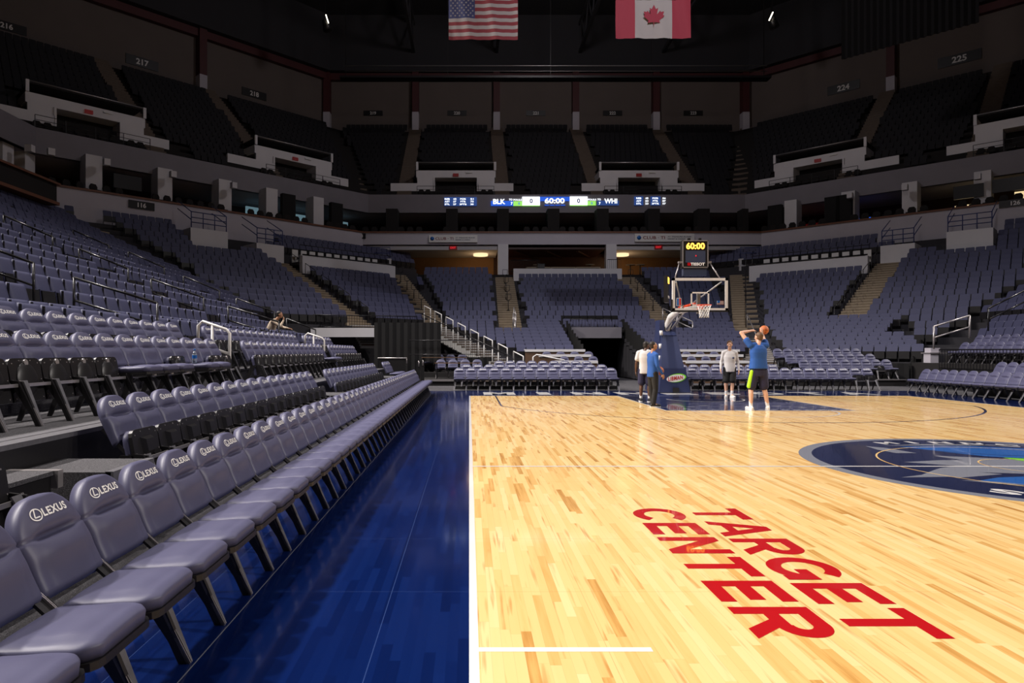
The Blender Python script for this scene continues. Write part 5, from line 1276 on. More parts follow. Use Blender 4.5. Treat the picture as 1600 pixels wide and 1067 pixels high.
handrail('white_loop_handrail', [(2.9, 30.4, 0.6), (2.9, 30.4, 1.3), (3.05, 30.4, 1.4), (4.3, 30.4, 1.15), (4.35, 30.4, 1.08), (4.35, 30.4, 0.2)], 'low white handrail behind the left baseline chairs', 'white', 0.035, posts=(), group=None)
# barrier and boxes, right corner
picket('picket_railing', (19.8, 28.3), (19.8, 17.5), 0.75, 0.75, 0.87, 'long black picket railing behind the far sideline chairs', step=0.16)
drape('black cloth hung below the long picket railing on the right', (19.72, 28.3), (19.72, 17.0), 0, 0.8, name='black_skirt')
t = thing('control_desk', 'small pale desk with boxes at the corner of the black railing', 'desk', (20.1, 29.3, 1.05)); MB().box(0, 0, 0.4, 1.1, 0.6, 0.45).build('desktop', 'alu', t); MB().box(0.05, 0.05, 0, 0.4, 0.5, 0.4).build('cabinet', 'wallgray', t); MB().box(0.1, 0.1, 0.45, 0.5, 0.5, 0.65).build('box', 'wallgray', t)
for i, (x, y, h_) in enumerate(((-3.2, 28.0, 1.25), (-2.15, 28.4, 1.1), (-1.95, 28.0, 1.15))):
    t = thing('barrier_post', 'upright dark barrier panel in the left corner behind the last courtside chairs, %s' % ('widest', 'middle', 'narrow')[i], 'barrier', (x, y, 0), group=None)
    MB().box(-0.55 if i == 0 else -0.08, 0, 0.05, 0.55 if i == 0 else 0.08, 0.06, h_).build('panel', 'curtain', t); MB().tube([(-0.6 if i == 0 else 0, 0, h_ + 0.02), (0.6 if i == 0 else 0.02, 0, h_ + 0.02), (0.6 if i == 0 else 0.02, 0, h_ - 0.2)], 0.03, 6).build('frame', 'alu', t)
# ledge table beside the second row
t = thing('ledge_table', 'carpet-topped ledge with an aluminium edge beside the near second-row chairs', 'table', (-3.2, 4.05, 0.684)); MB().box(-0.05, 0.05, 0.0, 0.3, 0.68, 0.03).build('tabletop', 'carpet', t)
MB().box(-0.05, 0.64, -0.09, 0.33, 0.70, 0.032).build('front_edge', 'alu', t); MB().box(-0.03, 0.08, -0.28, 0.28, 0.64, 0.0).build('support_box', 'black', t)
MB().box(0.1, 0.3, -0.405, 0.22, 0.42, -0.28).build('foot', 'black', t)
# water bottle on the open third-row seat
t = thing('water_bottle', 'clear plastic water bottle with a blue cap standing on an open seat', 'bottle', (-4.02, 9.84, 0.878 + 0.497))
M['glass'] = mat('clear_plastic', (0.75, 0.85, 0.95), 0.1); M['glass'].node_tree.nodes['Principled BSDF'].inputs['Transmission Weight'].default_value = 0.8
MB().tube([(0, 0, 0), (0, 0, 0.13)], 0.033, 14).tube([(0, 0, 0.13), (0, 0, 0.18)], 0.033, 14, 0.014).build('bottle_body', 'glass', t); MB().tube([(0, 0, 0.185), (0, 0, 0.21)], 0.016, 12).build('cap', 'floorblue', t); MB().tube([(0, 0, 0.07), (0, 0, 0.12)], 0.0345, 14, cap=False).build('bottle_label', 'floorblue', t)

# ------------------------------------------------------------------ basketball goal
BY = 22.17
t = thing('basketball_hoop', 'portable basketball hoop with navy padded base, glass backboard and white net', 'basketball hoop', (CX, 25.0, 0))
G = lambda x, y, z: (x, y - 25.0, z)
M['boardglass'] = mat('backboard_glass', (0.9, 0.95, 0.95), 0.03); M['boardglass'].node_tree.nodes['Principled BSDF'].inputs['Transmission Weight'].default_value = 1.0; M['boardglass'].node_tree.nodes['Principled BSDF'].inputs['IOR'].default_value = 1.02
M['orange'] = mat('orange_rim_paint', (0.75, 0.07, 0.02), 0.35); M['net'] = mat('white_net_cord', (0.85, 0.84, 0.82), 0.7)
bw, z0, z1 = 0.915, 2.90, 3.97
g = MB().box(-bw + 0.04, BY - 25 + 0.02, z0 + 0.04, bw - 0.04, BY - 25 + 0.03, z1 - 0.04).build('backboard', 'boardglass', t)
m = MB(); y0 = BY - 25
for (a, b, c, d) in ((-bw, z0, bw, z0 + 0.075), (-bw, z1 - 0.085, bw, z1), (-bw, z0, -bw + 0.085, z1), (bw - 0.085, z0, bw, z1)): m.box(a, y0 - 0.012, b, c, y0 + 0.055, d)
m.build('board_frame', 'white', g)
m = MB()
for (a, b, c, d) in ((-0.305, 3.05, 0.305, 3.10), (-0.305, 3.46, 0.305, 3.51), (-0.305, 3.05, -0.255, 3.51), (0.255, 3.05, 0.305, 3.51)): m.box(a, y0 + 0.008, b, c, y0 + 0.018, d)
m.build('target_square', 'white', g)
m = MB(); m.box(-bw - 0.03, y0 - 0.03, z0 - 0.05, bw + 0.03, y0 + 0.07, z0 + 0.003)
for s in (-1, 1): xa, xb = sorted((s * (bw + 0.0), s * (bw + 0.035))); m.box(xa, y0 - 0.03, z0 - 0.05, xb, y0 + 0.07, z0 + 0.36)
m.build('edge_padding', 'black', g)
m = MB(); m.box(-0.78, y0 - 0.005, 3.05, -0.62, y0 + 0.01, 3.31); s1 = m.build('board_sticker', 'white', g)
m = MB(); m.box(-0.765, y0 - 0.009, 3.065, -0.705, y0 - 0.004, 3.295); m.build('sticker_red_half', 'fl_red', s1) if False else m.build('sticker_blue_half', 'floorblue', g)
m = MB(); m.box(-0.69, y0 - 0.009, 3.065, -0.635, y0 - 0.004, 3.295); m.build('sticker_red_half', 'floorred', g)
m = MB(); m.box(0.56, y0 - 0.005, 3.09, 0.78, y0 + 0.01, 3.22); m.build('flag_sticker', 'white', g); m = MB()
for k in range(4): m.box(0.56, y0 - 0.009, 3.09 + k * 0.037, 0.78, y0 - 0.004, 3.108 + k * 0.037)
m.build('flag_sticker_stripes', 'fl_red', g); m = MB(); m.box(0.56, y0 - 0.012, 3.15, 0.65, y0 - 0.006, 3.22); m.build('flag_sticker_canton', 'floorblue', g)
ry = y0 - 0.15 - 0.2286
m = MB(); m.tube([(0.2286 * math.cos(R(a)), ry + 0.2286 * math.sin(R(a)), 3.05) for a in range(0, 361, 10)], 0.011, 8, cap=False)
m.box(-0.10, ry + 0.21, 3.02, 0.10, y0, 3.06); m.box(-0.09, y0 - 0.03, 2.93, 0.09, y0, 3.08); rim = m.build('rim', 'orange', t)
m = MB(); n = 12; lev = [(0.22, 3.045), (0.19, 2.96), (0.165, 2.88), (0.15, 2.80), (0.145, 2.72), (0.15, 2.64)]
for s in (0, 1):
    for i in range(n):
        pts = []
        for k, (r_, z) in enumerate(lev): a = 2 * math.pi * (i + (0.5 * k if s else -0.5 * k)) / n; pts.append((r_ * math.cos(a), ry + r_ * math.sin(a), z))
        m.tube(pts, 0.0055, 5)
m.build('net', 'net', rim)
# arm
m = MB(); m.tube([G(CX - CX, 26.0, 2.0), G(0, 25.85, 2.5), G(0, 25.4, 2.85), G(0, 24.6, 3.0), G(0, 23.2, 3.02), G(0, 22.35, 3.05)], 0.14, 10, 0.09); m.build('arm', 'white', t)
m = MB(); m.box(-0.05, G(0, 22.28, 0)[1], 2.8, 0.05, G(0, 22.4, 0)[1], 3.5)
for s in (-1, 1): m.tube([G(0, 24.0, 3.0), G(s * 0.75, 22.3, 3.85)], 0.025, 6); m.tube([G(s * 0.1, 25.6, 2.4), G(s * 0.1, 23.6, 3.15)], 0.04, 6)
m.build('brace', 'alu', t)
m = MB(); m.tube([G(-0.05, 24.2, 3.12), G(-0.05, 22.5, 3.14)], 0.05, 8); m.build('red_arm_sleeve', 'orange', t)
# padded tower and base
def taper(mb, a, b):  # a,b: (x0,x1,y0,y1,z)
    q = []
    for (x0, x1, ya, yb, z) in (a, b): q.append([(x0, ya - 25, z), (x1, ya - 25, z), (x1, yb - 25, z), (x0, yb - 25, z)])
    b0 = len(mb.v); mb.v += q[0] + q[1]
    for f in ((3, 2, 1, 0), (4, 5, 6, 7), (0, 1, 5, 4), (1, 2, 6, 5), (2, 3, 7, 6), (3, 0, 4, 7)): mb._f([b0 + i for i in f])
m = MB(); taper(m, (-0.56, 0.60, 24.95, 27.0, 0.02), (-0.46, 0.46, 25.05, 26.9, 0.92)); base = m.build('base_pad', 'navypad', t)
m = MB(); taper(m, (-0.44, 0.42, 25.1, 26.8, 0.92), (-0.27, 0.28, 25.6, 26.6, 2.16)); taper(m, (-0.27, 0.28, 25.58, 26.6, 2.16), (-0.25, 0.26, 25.8, 26.6, 2.34)); m.build('tower_pad', 'navypad', t)
m = MB(); m.box(-0.32, 0.75, 1.9, -0.14, 1.35, 2.75); m.box(0.14, 0.75, 1.9, 0.30, 1.35, 2.7); m.build('arm_mast', 'navypad', t)
m = MB(); m.box(-0.06, -0.1, 0.03, 0.16, 0.0, 0.2); m.build('base_notch', 'black', base)
m = MB(); yb = -0.02
def fz(x, z): return (x, 0.0 - 0.052 + (z) * 0.108 * 1.0 + 0.0, z)
def ell2(mb, cx, cz, rx, rz, off, n=28):
    mb.poly([(cx + rx * math.cos(2 * math.pi * i / n), -0.055 + (cz + rz * math.sin(2 * math.pi * i / n)) * 0.109 - off, cz + rz * math.sin(2 * math.pi * i / n) + 0.12 * rx * math.cos(2 * math.pi * i / n)) for i in range(n)])
ell2(m, 0.10, 0.56, 0.35, 0.16, 0.012); m.build('green_oval', 'floorgreen', base, fix=False)
m = MB(); ell2(m, 0.06, 0.55, 0.34, 0.135, 0.018); m.build('white_oval', 'white', base, fix=False)
m = MB(); put_text(m, 'LIBMAN', 0.15, (0.05, -0.025, 0.555), (1, 0, 0.14), (0, 0.1, 1), width=0.54, bold=0.02, space=1.12); m.build('sponsor_text', 'floorred', base, fix=False)
m = MB()
for z in (2.25, 1.75, 1.3):
    for a in (0,): m.tube([(-0.31 - (2.3 - z) * 0.06, 0.55, z - 0.09), (-0.31 - (2.3 - z) * 0.06 - 0.01, 0.55, z + 0.09)], 0.06, 10)
m.build('side_badge', 'white', t)
# shot clock
t2 = thing('shot_clock', 'shot clock above the backboard showing 60:00 in amber digits', 'clock', (CX, 22.55, 0))
A = at(1067, 375, 22.5); B = at(1107.5, 418, 22.5); xa = A[0] - CX; xb = B[0] - CX; zt = A[2]; zb = B[2]; zb2 = at(0, 430, 22.5)[2]
MB().box(xa, 0, zb, xb, 0.22, zt).build('housing', 'black', t2)
m = MB()
for (a, b, c, d) in ((xa, zt - 0.03, xb, zt), (xa, zb, xb, zb + 0.03), (xa, zb, xa + 0.03, zt), (xb - 0.03, zb, xb, zt)): m.box(a, -0.02, b, c, 0.0, d)
m.build('bezel', 'alu', t2)
m = MB(); put_text(m, '60:00', 0.22, ((xa + xb) / 2, -0.02, at(0, 384, 22.5)[2]), (1, 0, 0), (0, 0, 1), width=0.62, bold=0.03); m.build('digits', 'e_amber', t2, fix=False)
m = MB(); put_text(m, 'TISSOT', 0.10, ((xa + xb) / 2 + 0.07, -0.03, at(0, 412.5, 22.5)[2]), (1, 0, 0), (0, 0, 1), width=0.48, bold=0.04); m.build('maker_text', 'logo', t2, fix=False)
m = MB(); zc = at(0, 412.5, 22.5)[2]; m.box(xa + 0.17, -0.03, zc - 0.05, xa + 0.27, -0.01, zc + 0.05); m.build('red_badge', 'floorred', t2)
M['smoke'] = mat('smoked_clock_glass', (0.05, 0.06, 0.1), 0.1)
m = MB(); m.box(xa + 0.1, -0.015, zb + 0.17, xb - 0.1, 0.0, zt - 0.35); m.build('dark_window', 'smoke', t2); m = MB(); m.box(0.0 + (xa + xb) / 2, -0.03, at(0, 400.5, 22.5)[2], (xa + xb) / 2 + 0.03, -0.01, at(0, 398.3, 22.5)[2]); m.build('red_light', 'e_red', t2)
m = MB(); m.box(xa + 0.04, 0.02, zb2, xb - 0.04, 0.2, zb - 0.01); m.build('lower_housing', 'smoke', t2)
m = MB()
for s in (-1, 1): m.tube([((xa + xb) / 2 + s * 0.5, 0.1, zb + 0.2), ((xa + xb) / 2 + s * 0.75, -0.2, z1)], 0.02, 6); m.box(min(s * 0.4, s * 0.55) + (xa + xb) / 2, 0.02, zb + 0.16, max(s * 0.4, s * 0.55) + (xa + xb) / 2, 0.14, zb + 0.22)
m.build('support_strut', 'alu', t2)
m = MB(); m.box(xa + 0.2, 0.03, zt, xa + 0.28, 0.12, zt + 0.08); m.box(xb - 0.3, 0.03, zt, xb - 0.22, 0.12, zt + 0.08); m.build('beacon', 'black', t2)
t3_ = thing('side_shot_clock', 'second shot clock seen edge-on left of the backboard', 'clock', (CX - 0.97, 22.6, 0))
m = MB(); Q = Matrix.Rotation(R(62), 4, 'Z'); m.box(-0.02, -0.03, 3.2, 0.42, 0.1, 4.1, Matrix.Rotation(R(68), 4, 'Z')); m.build('housing', 'black', t3_)
m = MB(); m.box(0.03, -0.045, 3.85, 0.38, -0.03, 4.05, Matrix.Rotation(R(68), 4, 'Z')); m.build('digits', 'e_amber', t3_)
m = MB(); m.box(0.0, -0.045, 3.35, 0.42, -0.03, 3.43, Matrix.Rotation(R(68), 4, 'Z')); m.build('maker_strip', 'white', t3_)
# ------------------------------------------------------------------ people
M['skin_light'] = mat('light_skin', (0.66, 0.38, 0.26), 0.5, noise=0.05, scale=10); M['skin_tan'] = mat('tan_skin', (0.42, 0.21, 0.12), 0.5, noise=0.05, scale=10); M['skin_dark'] = mat('dark_skin', (0.10, 0.045, 0.028), 0.5, noise=0.05, scale=10)
M['hair_dark'] = mat('dark_hair', (0.015, 0.01, 0.008), 0.6, noise=0.3, scale=60); M['hair_brown'] = mat('brown_hair', (0.11, 0.055, 0.025), 0.6, noise=0.3, scale=60)
M['royal'] = mat('royal_blue_jersey', (0.012, 0.075, 0.30), 0.8, noise=0.1, scale=8, bump=0.2); M['whitecloth'] = mat('white_jersey', (0.62, 0.6, 0.6), 0.85, noise=0.06, scale=8, bump=0.2)
M['navycloth'] = mat('navy_shorts_cloth', (0.014, 0.014, 0.05), 0.8, noise=0.1, scale=8); M['blackcloth'] = mat('black_trouser_cloth', (0.008, 0.008, 0.009), 0.8, noise=0.1, scale=8)
M['neon'] = mat('neon_green_panel', (0.42, 0.8, 0.01), 0.7); M['sock'] = mat('white_sock', (0.7, 0.68, 0.68), 0.9); M['beige'] = mat('beige_sweater', (0.45, 0.36, 0.27), 0.9, noise=0.15, scale=30, bump=0.3)
M['eye'] = mat('eye_dark', (0.01, 0.008, 0.008), 0.2); M['lip'] = mat('lip_skin', (0.35, 0.12, 0.09), 0.5)
M['balls'] = mat('orange_ball_leather', (0.5, 0.13, 0.035), 0.6, noise=0.1, scale=80, bump=0.3)
V = Vector
def cap(mb, p, q, r0, r1, n=12):
    p = V(p); q = V(q); mb.tube([p, q], r0, n, r1); mb.ell(p, (r0, r0, r0), n); mb.ell(q, (r1, r1, r1), n)
def limb(mb, p, q, r0, rm, r1):
    p = V(p); q = V(q); m_ = p.lerp(q, 0.35); cap(mb, p, m_, r0, rm); cap(mb, m_, q, rm, r1)
def loft(mb, rings, n=20):
    """rings: (centre, rx, ry) bottom to top"""
    b = len(mb.v); old = mb.smooth; mb.smooth = True
    for c, rx, ry in rings:
        for i in range(n):
            a = 2 * math.pi * i / n; ca, sa = math.cos(a), math.sin(a)
            ca = math.copysign(abs(ca) ** 0.85, ca); sa = math.copysign(abs(sa) ** 0.85, sa); mb.v.append((c[0] + rx * ca, c[1] + ry * sa, c[2]))
    for k in range(len(rings) - 1):
        for i in range(n): mb._f([b + k * n + i, b + k * n + (i + 1) % n, b + (k + 1) * n + (i + 1) % n, b + (k + 1) * n + i])
    mb._f([b + i for i in range(n)][::-1]); mb._f([b + (len(rings) - 1) * n + i for i in range(n)]); mb.smooth = old
def fuse(mb, name, m, parent, voxel=0.012, it=6, clip=None):
    me = mb.mesh('tmp', m); o = D.objects.new('tmp', me); COL.objects.link(o)
    bm = bmesh.new(); bm.from_mesh(me); bmesh.ops.recalc_face_normals(bm, faces=bm.faces); bm.to_mesh(me); bm.free()
    r = o.modifiers.new('r', 'REMESH'); r.mode = 'VOXEL'; r.voxel_size = voxel; r.use_smooth_shade = True
    s = o.modifiers.new('s', 'SMOOTH'); s.iterations = it; s.factor = 0.5
    bpy.context.view_layer.update(); dg = bpy.context.evaluated_depsgraph_get()
    nm = D.meshes.new_from_object(o.evaluated_get(dg)); nm.name = name; D.objects.remove(o); D.meshes.remove(me)
    if not nm.materials: nm.materials.append(M[m])
    q = D.objects.new(name, nm); COL.objects.link(q); q.parent = parent; return q
def hand(mb, w_, d, pn, side, s=1.0, curl=0.5):
    """w_ wrist, d pointing direction, pn palm normal, side = +1/-1 thumb direction along cross"""
    w_ = V(w_); d = V(d).normalized(); pn = V(pn); pn = (pn - d * pn.dot(d)).normalized(); t = d.cross(pn) * side
    pc = w_ + d * 0.045 * s
    cap(mb, w_, w_ + d * 0.03 * s, 0.026 * s, 0.026 * s, 8)
    for k in (-1, 0, 1): cap(mb, w_ + d * 0.02 * s + t * 0.015 * k * s, w_ + d * 0.085 * s + t * 0.024 * k * s, 0.018 * s, 0.016 * s, 8)
    for k, L in ((-1.5, 0.062), (-0.5, 0.076), (0.5, 0.08), (1.5, 0.072)):
        b = w_ + d * 0.085 * s + t * 0.019 * k * s; L *= s
        m1 = b + (d * math.cos(curl * 0.5) + pn * math.sin(curl * 0.5)) * L * 0.5; m2 = m1 + (d * math.cos(curl * 1.3) + pn * math.sin(curl * 1.3)) * L * 0.5
        cap(mb, b, m1, 0.0095 * s, 0.009 * s, 6); cap(mb, m1, m2, 0.009 * s, 0.0075 * s, 6)
    b = w_ + d * 0.03 * s + t * 0.028 * s; m1 = b + (d * 0.6 + t * 0.75 + pn * 0.2).normalized() * 0.035 * s; m2 = m1 + (d * 0.85 + t * 0.3 + pn * 0.3).normalized() * 0.03 * s
    cap(mb, b, m1, 0.012 * s, 0.011 * s, 6); cap(mb, m1, m2, 0.011 * s, 0.009 * s, 6)
def head(mb, c, yaw, pitch, s=1.0):
    Q = Matrix.Translation(c) @ Matrix.Rotation(yaw, 4, 'Z') @ Matrix.Rotation(pitch, 4, 'X')
    q3 = Q.to_3x3()
    def E(p, r): mb.ell(Q @ (V(p) * s), tuple(x * s for x in r), 14, q3)
    E((0, -0.012, 0.025), (0.076, 0.096, 0.094)); E((0, 0.025, -0.04), (0.056, 0.065, 0.078)); E((0, 0.062, -0.085), (0.03, 0.026, 0.024))
    E((0, 0.088, 0.028), (0.045, 0.012, 0.012)); E((0, 0.095, -0.006), (0.011, 0.016, 0.026)); E((0, 0.1, -0.022), (0.017, 0.014, 0.011)); E((0, 0.083, -0.052), (0.025, 0.012, 0.010))
    for sg in (-1, 1): E((sg * 0.078, -0.01, -0.005), (0.008, 0.019, 0.031)); E((sg * 0.045, 0.06, -0.02), (0.02, 0.022, 0.02))
    return Q
def face(Q, par, s=1.0):
    m = MB()
    q3 = Q.to_3x3()
    for sg in (-1, 1): m.ell(Q @ (V((sg * 0.031, 0.083, 0.010)) * s), (0.011 * s, 0.006 * s, 0.005 * s), 8, q3); m.ell(Q @ (V((sg * 0.032, 0.092, 0.03)) * s), (0.017 * s, 0.004 * s, 0.0035 * s), 8, q3)
    m.build('eyes', 'eye', par); m = MB(); m.ell(Q @ (V((0, 0.094, -0.052)) * s), (0.022 * s, 0.004 * s, 0.006 * s), 8, q3); m.build('mouth', 'lip', par)
def hair(Q, par, m, s=1.0, vol=0.006):
    mb = MB(); q3 = Q.to_3x3()
    mb.ell(Q @ (V((0, -0.03, 0.046)) * s), tuple(x * s for x in (0.077 + vol, 0.092 + vol, 0.082 + vol)), 14, q3)
    mb.ell(Q @ (V((0, -0.05, -0.005)) * s), tuple(x * s for x in (0.072 + vol * 0.7, 0.06 + vol, 0.075)), 14, q3)
    fuse(mb, 'hair', m, par, 0.01, 3)
def shoe(par, ankle, toe_dir, m, s=1.0, sole='white'):
    a = V((ankle[0], ankle[1], 0)); d = V((*toe_dir, 0)).normalized(); mb = MB()
    for k, r in ((-0.05, 0.040), (0.0, 0.044), (0.06, 0.044), (0.12, 0.046), (0.17, 0.042)):
        mb.ell(a + d * k * s + V((0, 0, 0.045 * s)), (r * s, r * s, (0.052 if k < 0.05 else 0.04) * s), 10)
    cap(mb, a + V((0, 0, 0.05)), a + V((0, 0, 0.10 * s)), 0.046 * s, 0.042 * s)
    mb2 = MB()
    for p in mb.v: pass
    o = fuse(mb, 'shoe', m, par, 0.01, 3)
    n = d.cross(V((0, 0, 1))); pl = []
    for k, w_ in ((-0.092, 0.02), (-0.08, 0.037), (0.0, 0.043), (0.1, 0.048), (0.17, 0.044), (0.2, 0.028), (0.21, 0.0)): pl.append(a + d * k * s + n * w_ * s)
    pl += [a + d * k * s - n * w_ * s for k, w_ in ((0.2, 0.028), (0.17, 0.044), (0.1, 0.048), (0.0, 0.043), (-0.08, 0.037), (-0.092, 0.02))]
    MB().prism([tuple(p) for p in pl], (0, 0, 0.022 * s)).build('sole', sole, o)
    for k in range(3): pass
def person(label, loc, rz, P, sk, hairm, shirt, short, shoe_m, s, sleeve, pants, head_yaw=0.0, head_pitch=0.0, panel=None, sole='white', hvol=0.004, seated=False):
    t = thing('person', label, 'person', loc, rz)
    g = lambda k: V(P[k])
    mb = MB(); Qh = head(mb, g('head'), head_yaw, head_pitch, s)
    cap(mb, g('neck') - V((0, 0, 0.04)), g('head') - V((0, 0.01, 0.06)), 0.058 * s, 0.053 * s)
    tor = P['torso']; loft(mb, [(c, rx * 0.86, ry * 0.86) for c, rx, ry in tor])
    for sd in ('l', 'r'):
        S, E_, W_ = g('sh_' + sd), g('el_' + sd), g('wr_' + sd)
        cap(mb, S, S.lerp(g('neck'), 0.5), 0.058 * s, 0.05 * s); limb(mb, S, E_, 0.056 * s, 0.052 * s, 0.040 * s); limb(mb, E_, W_, 0.041 * s, 0.042 * s, 0.026 * s)
        hd, pn, cu = P['hand_' + sd]; hand(mb, W_, hd, pn, 1 if sd == 'l' else -1, s, cu)
        Hp, K, A = g('hip_' + sd), g('kn_' + sd), g('an_' + sd)
        limb(mb, Hp, K, 0.088 * s, 0.082 * s, 0.056 * s); q = K.lerp(A, 0.28) + V((0, -0.015, 0)); cap(mb, K, q, 0.055 * s, 0.056 * s); cap(mb, q, A, 0.056 * s, 0.036 * s)
        cap(mb, A, A + V((*P['toe_' + sd], 0)) * 0.1 + V((0, 0, -0.04)), 0.036 * s, 0.03 * s)
    body = fuse(mb, 'body', sk, t, 0.0085, 5)
    face(Qh, body, s); hair(Qh, body, hairm, s, hvol)
    mb = MB(); loft(mb, P['shirt'])
    for sd in ('l', 'r'):
        S, E_, W_ = g('sh_' + sd), g('el_' + sd), g('wr_' + sd)
        cap(mb, S, S.lerp(g('neck'), 0.6), 0.070 * s, 0.058 * s)
        if sleeve == 'long': limb(mb, S, E_, 0.066 * s, 0.059 * s, 0.049 * s); limb(mb, E_, E_.lerp(W_, 0.97), 0.048 * s, 0.047 * s, 0.035 * s)
        else: cap(mb, S, S.lerp(E_, 0.40 if E_.z > S.z else 0.6), 0.074 * s, 0.076 * s)
    fuse(mb, 'shirt', shirt, t, 0.012, 6)
    mb = MB(); loft(mb, P['hips'])
    for sd in ('l', 'r'):
        Hp, K, A = g('hip_' + sd), g('kn_' + sd), g('an_' + sd)
        if pants: limb(mb, Hp, K, 0.105 * s, 0.10 * s, 0.078 * s); cap(mb, K, A + V((0, 0, 0.02)), 0.078 * s, 0.07 * s)
        else: cap(mb, Hp, Hp.lerp(K, 0.84), 0.110 * s, 0.112 * s)
    sh = fuse(mb, 'trousers' if pants else 'shorts', short, t, 0.012, 5)
    if panel:
        side, m_ = panel; mb = MB(); Hp, K = g('hip_' + side), g('kn_' + side); sx = -1 if side == 'l' else 1
        for k in range(1):
            a = Hp.lerp(K, 0.06) + V((sx * 0.074 * s, -0.05 * s, 0)); b = Hp.lerp(K, 0.86) + V((sx * 0.074 * s, -0.05 * s, 0)); cap(mb, a, b, 0.046 * s, 0.050 * s, 10)
        fuse(mb, 'neon_side_panel', m_, sh, 0.01, 2)
    for sd in ('l', 'r'):
        A = g('an_' + sd); K = g('kn_' + sd)
        if not pants: mb = MB(); cap(mb, A.lerp(K, 0.28), A + V((0, 0, -0.02)), 0.046 * s, 0.042 * s); fuse(mb, 'sock', 'sock', t, 0.01, 2)
        if not seated: shoe(t, A, P['toe_' + sd], shoe_m, s, sole)
    return t
def stand(s=1.0):
    z = lambda k: k * s
    P = {'head': (0, 0.03, z(1.70)), 'neck': (0, -0.005, z(1.53)), 'sh_l': (-z(0.185), 0, z(1.44)), 'sh_r': (z(0.185), 0, z(1.44)), 'el_l': (-z(0.25), -0.03, z(1.14)), 'el_r': (z(0.25), -0.03, z(1.14)),
         'wr_l': (-z(0.27), 0.05, z(0.89)), 'wr_r': (z(0.27), 0.05, z(0.89)), 'hand_l': ((0, 0.2, -1), (1, 0, 0), 0.5), 'hand_r': ((0, 0.2, -1), (-1, 0, 0), 0.5),
         'hip_l': (-z(0.095), 0, z(0.93)), 'hip_r': (z(0.095), 0, z(0.93)), 'kn_l': (-z(0.11), 0.02, z(0.50)), 'kn_r': (z(0.11), 0.02, z(0.50)), 'an_l': (-z(0.12), -0.02, z(0.09)), 'an_r': (z(0.12), -0.02, z(0.09)), 'toe_l': (-0.25, 1), 'toe_r': (0.25, 1)}
    P['torso'] = [((0, 0, z(0.86)), z(.15), z(.11)), ((0, 0, z(0.98)), z(.165), z(.12)), ((0, 0, z(1.12)), z(.145), z(.105)), ((0, 0, z(1.3)), z(.175), z(.125)), ((0, -.005, z(1.42)), z(.165), z(.11)), ((0, -.01, z(1.5)), z(.09), z(.07))]
    P['shirt'] = [((0, 0, z(0.83)), z(.185), z(.14)), ((0, 0, z(0.95)), z(.18), z(.14)), ((0, 0, z(1.12)), z(.17), z(.13)), ((0, 0, z(1.3)), z(.19), z(.14)), ((0, -.005, z(1.42)), z(.175), z(.12)), ((0, -.01, z(1.5)), z(.10), z(.08))]
    P['hips'] = [((0, 0, z(0.80)), z(.16), z(.12)), ((0, 0, z(0.92)), z(.175), z(.13)), ((0, 0, z(1.0)), z(.165), z(.12))]
    return P
# shooter, seen from behind
s = 1.12; P = stand(s)
P.update({'head': (0.03, 0.06, 1.915), 'neck': (0, 0.0, 1.74), 'sh_l': (-0.21, 0.0, 1.70), 'sh_r': (0.21, 0.02, 1.70), 'el_l': (-0.40, 0.14, 2.04), 'el_r': (0.235, 0.26, 1.93), 'wr_l': (-0.06, 0.33, 2.10), 'wr_r': (0.21, 0.27, 2.09 - 0.07),
    'hand_l': ((0.9, 0.25, 0.10), (0.3, 0.5, -0.8), 0.5), 'hand_r': ((0.02, 0.2, 1), (-0.1, 1, 0.1), 0.5), 'an_l': (-0.22, -0.05, 0.10), 'an_r': (0.24, -0.02, 0.10), 'kn_l': (-0.19, 0.03, 0.56), 'kn_r': (0.17, 0.04, 0.56), 'toe_l': (-0.15, 1), 'toe_r': (0.35, 1)})
P['shirt'] = [((0, 0, 1.09), 0.245, 0.17), ((0, 0, 1.2), 0.225, 0.16), ((0, 0, 1.36), 0.205, 0.15), ((0, 0, 1.52), 0.22, 0.155), ((0, 0, 1.62), 0.205, 0.14), ((0, -0.01, 1.71), 0.12, 0.09)]
sx = at(1186, 0, 17.66)[0]
t = person('person in a blue T-shirt and navy shorts, back to the camera, raising a basketball', (sx, 17.7, 0.003), 0, P, 'skin_light', 'hair_brown', 'royal', 'navycloth', 'white', s, 'short', False, head_yaw=R(20), panel=('l', 'neon'))
def ball(x, y, z, label):
    t = thing('basketball', label, 'ball', (x, y, z)); MB().ell((0, 0, 0), (0.12, 0.12, 0.12), 24).build('ball_body', 'balls', t)
    m = MB(); pts = lambda f: [f(2 * math.pi * i / 32) for i in range(33)]
    m.tube(pts(lambda a: (0.1205 * math.cos(a), 0.1205 * math.sin(a), 0)), 0.0025, 5, cap=False); m.tube(pts(lambda a: (0.1205 * math.cos(a), 0, 0.1205 * math.sin(a))), 0.0025, 5, cap=False); m.tube(pts(lambda a: (0, 0.1205 * math.cos(a), 0.1205 * math.sin(a))), 0.0025, 5, cap=False)
    m.build('ball_seams', 'black', t)
ball(at(1196, 0, 18.0)[0], 18.08, 2.125, 'orange basketball held overhead by the shooter in blue')
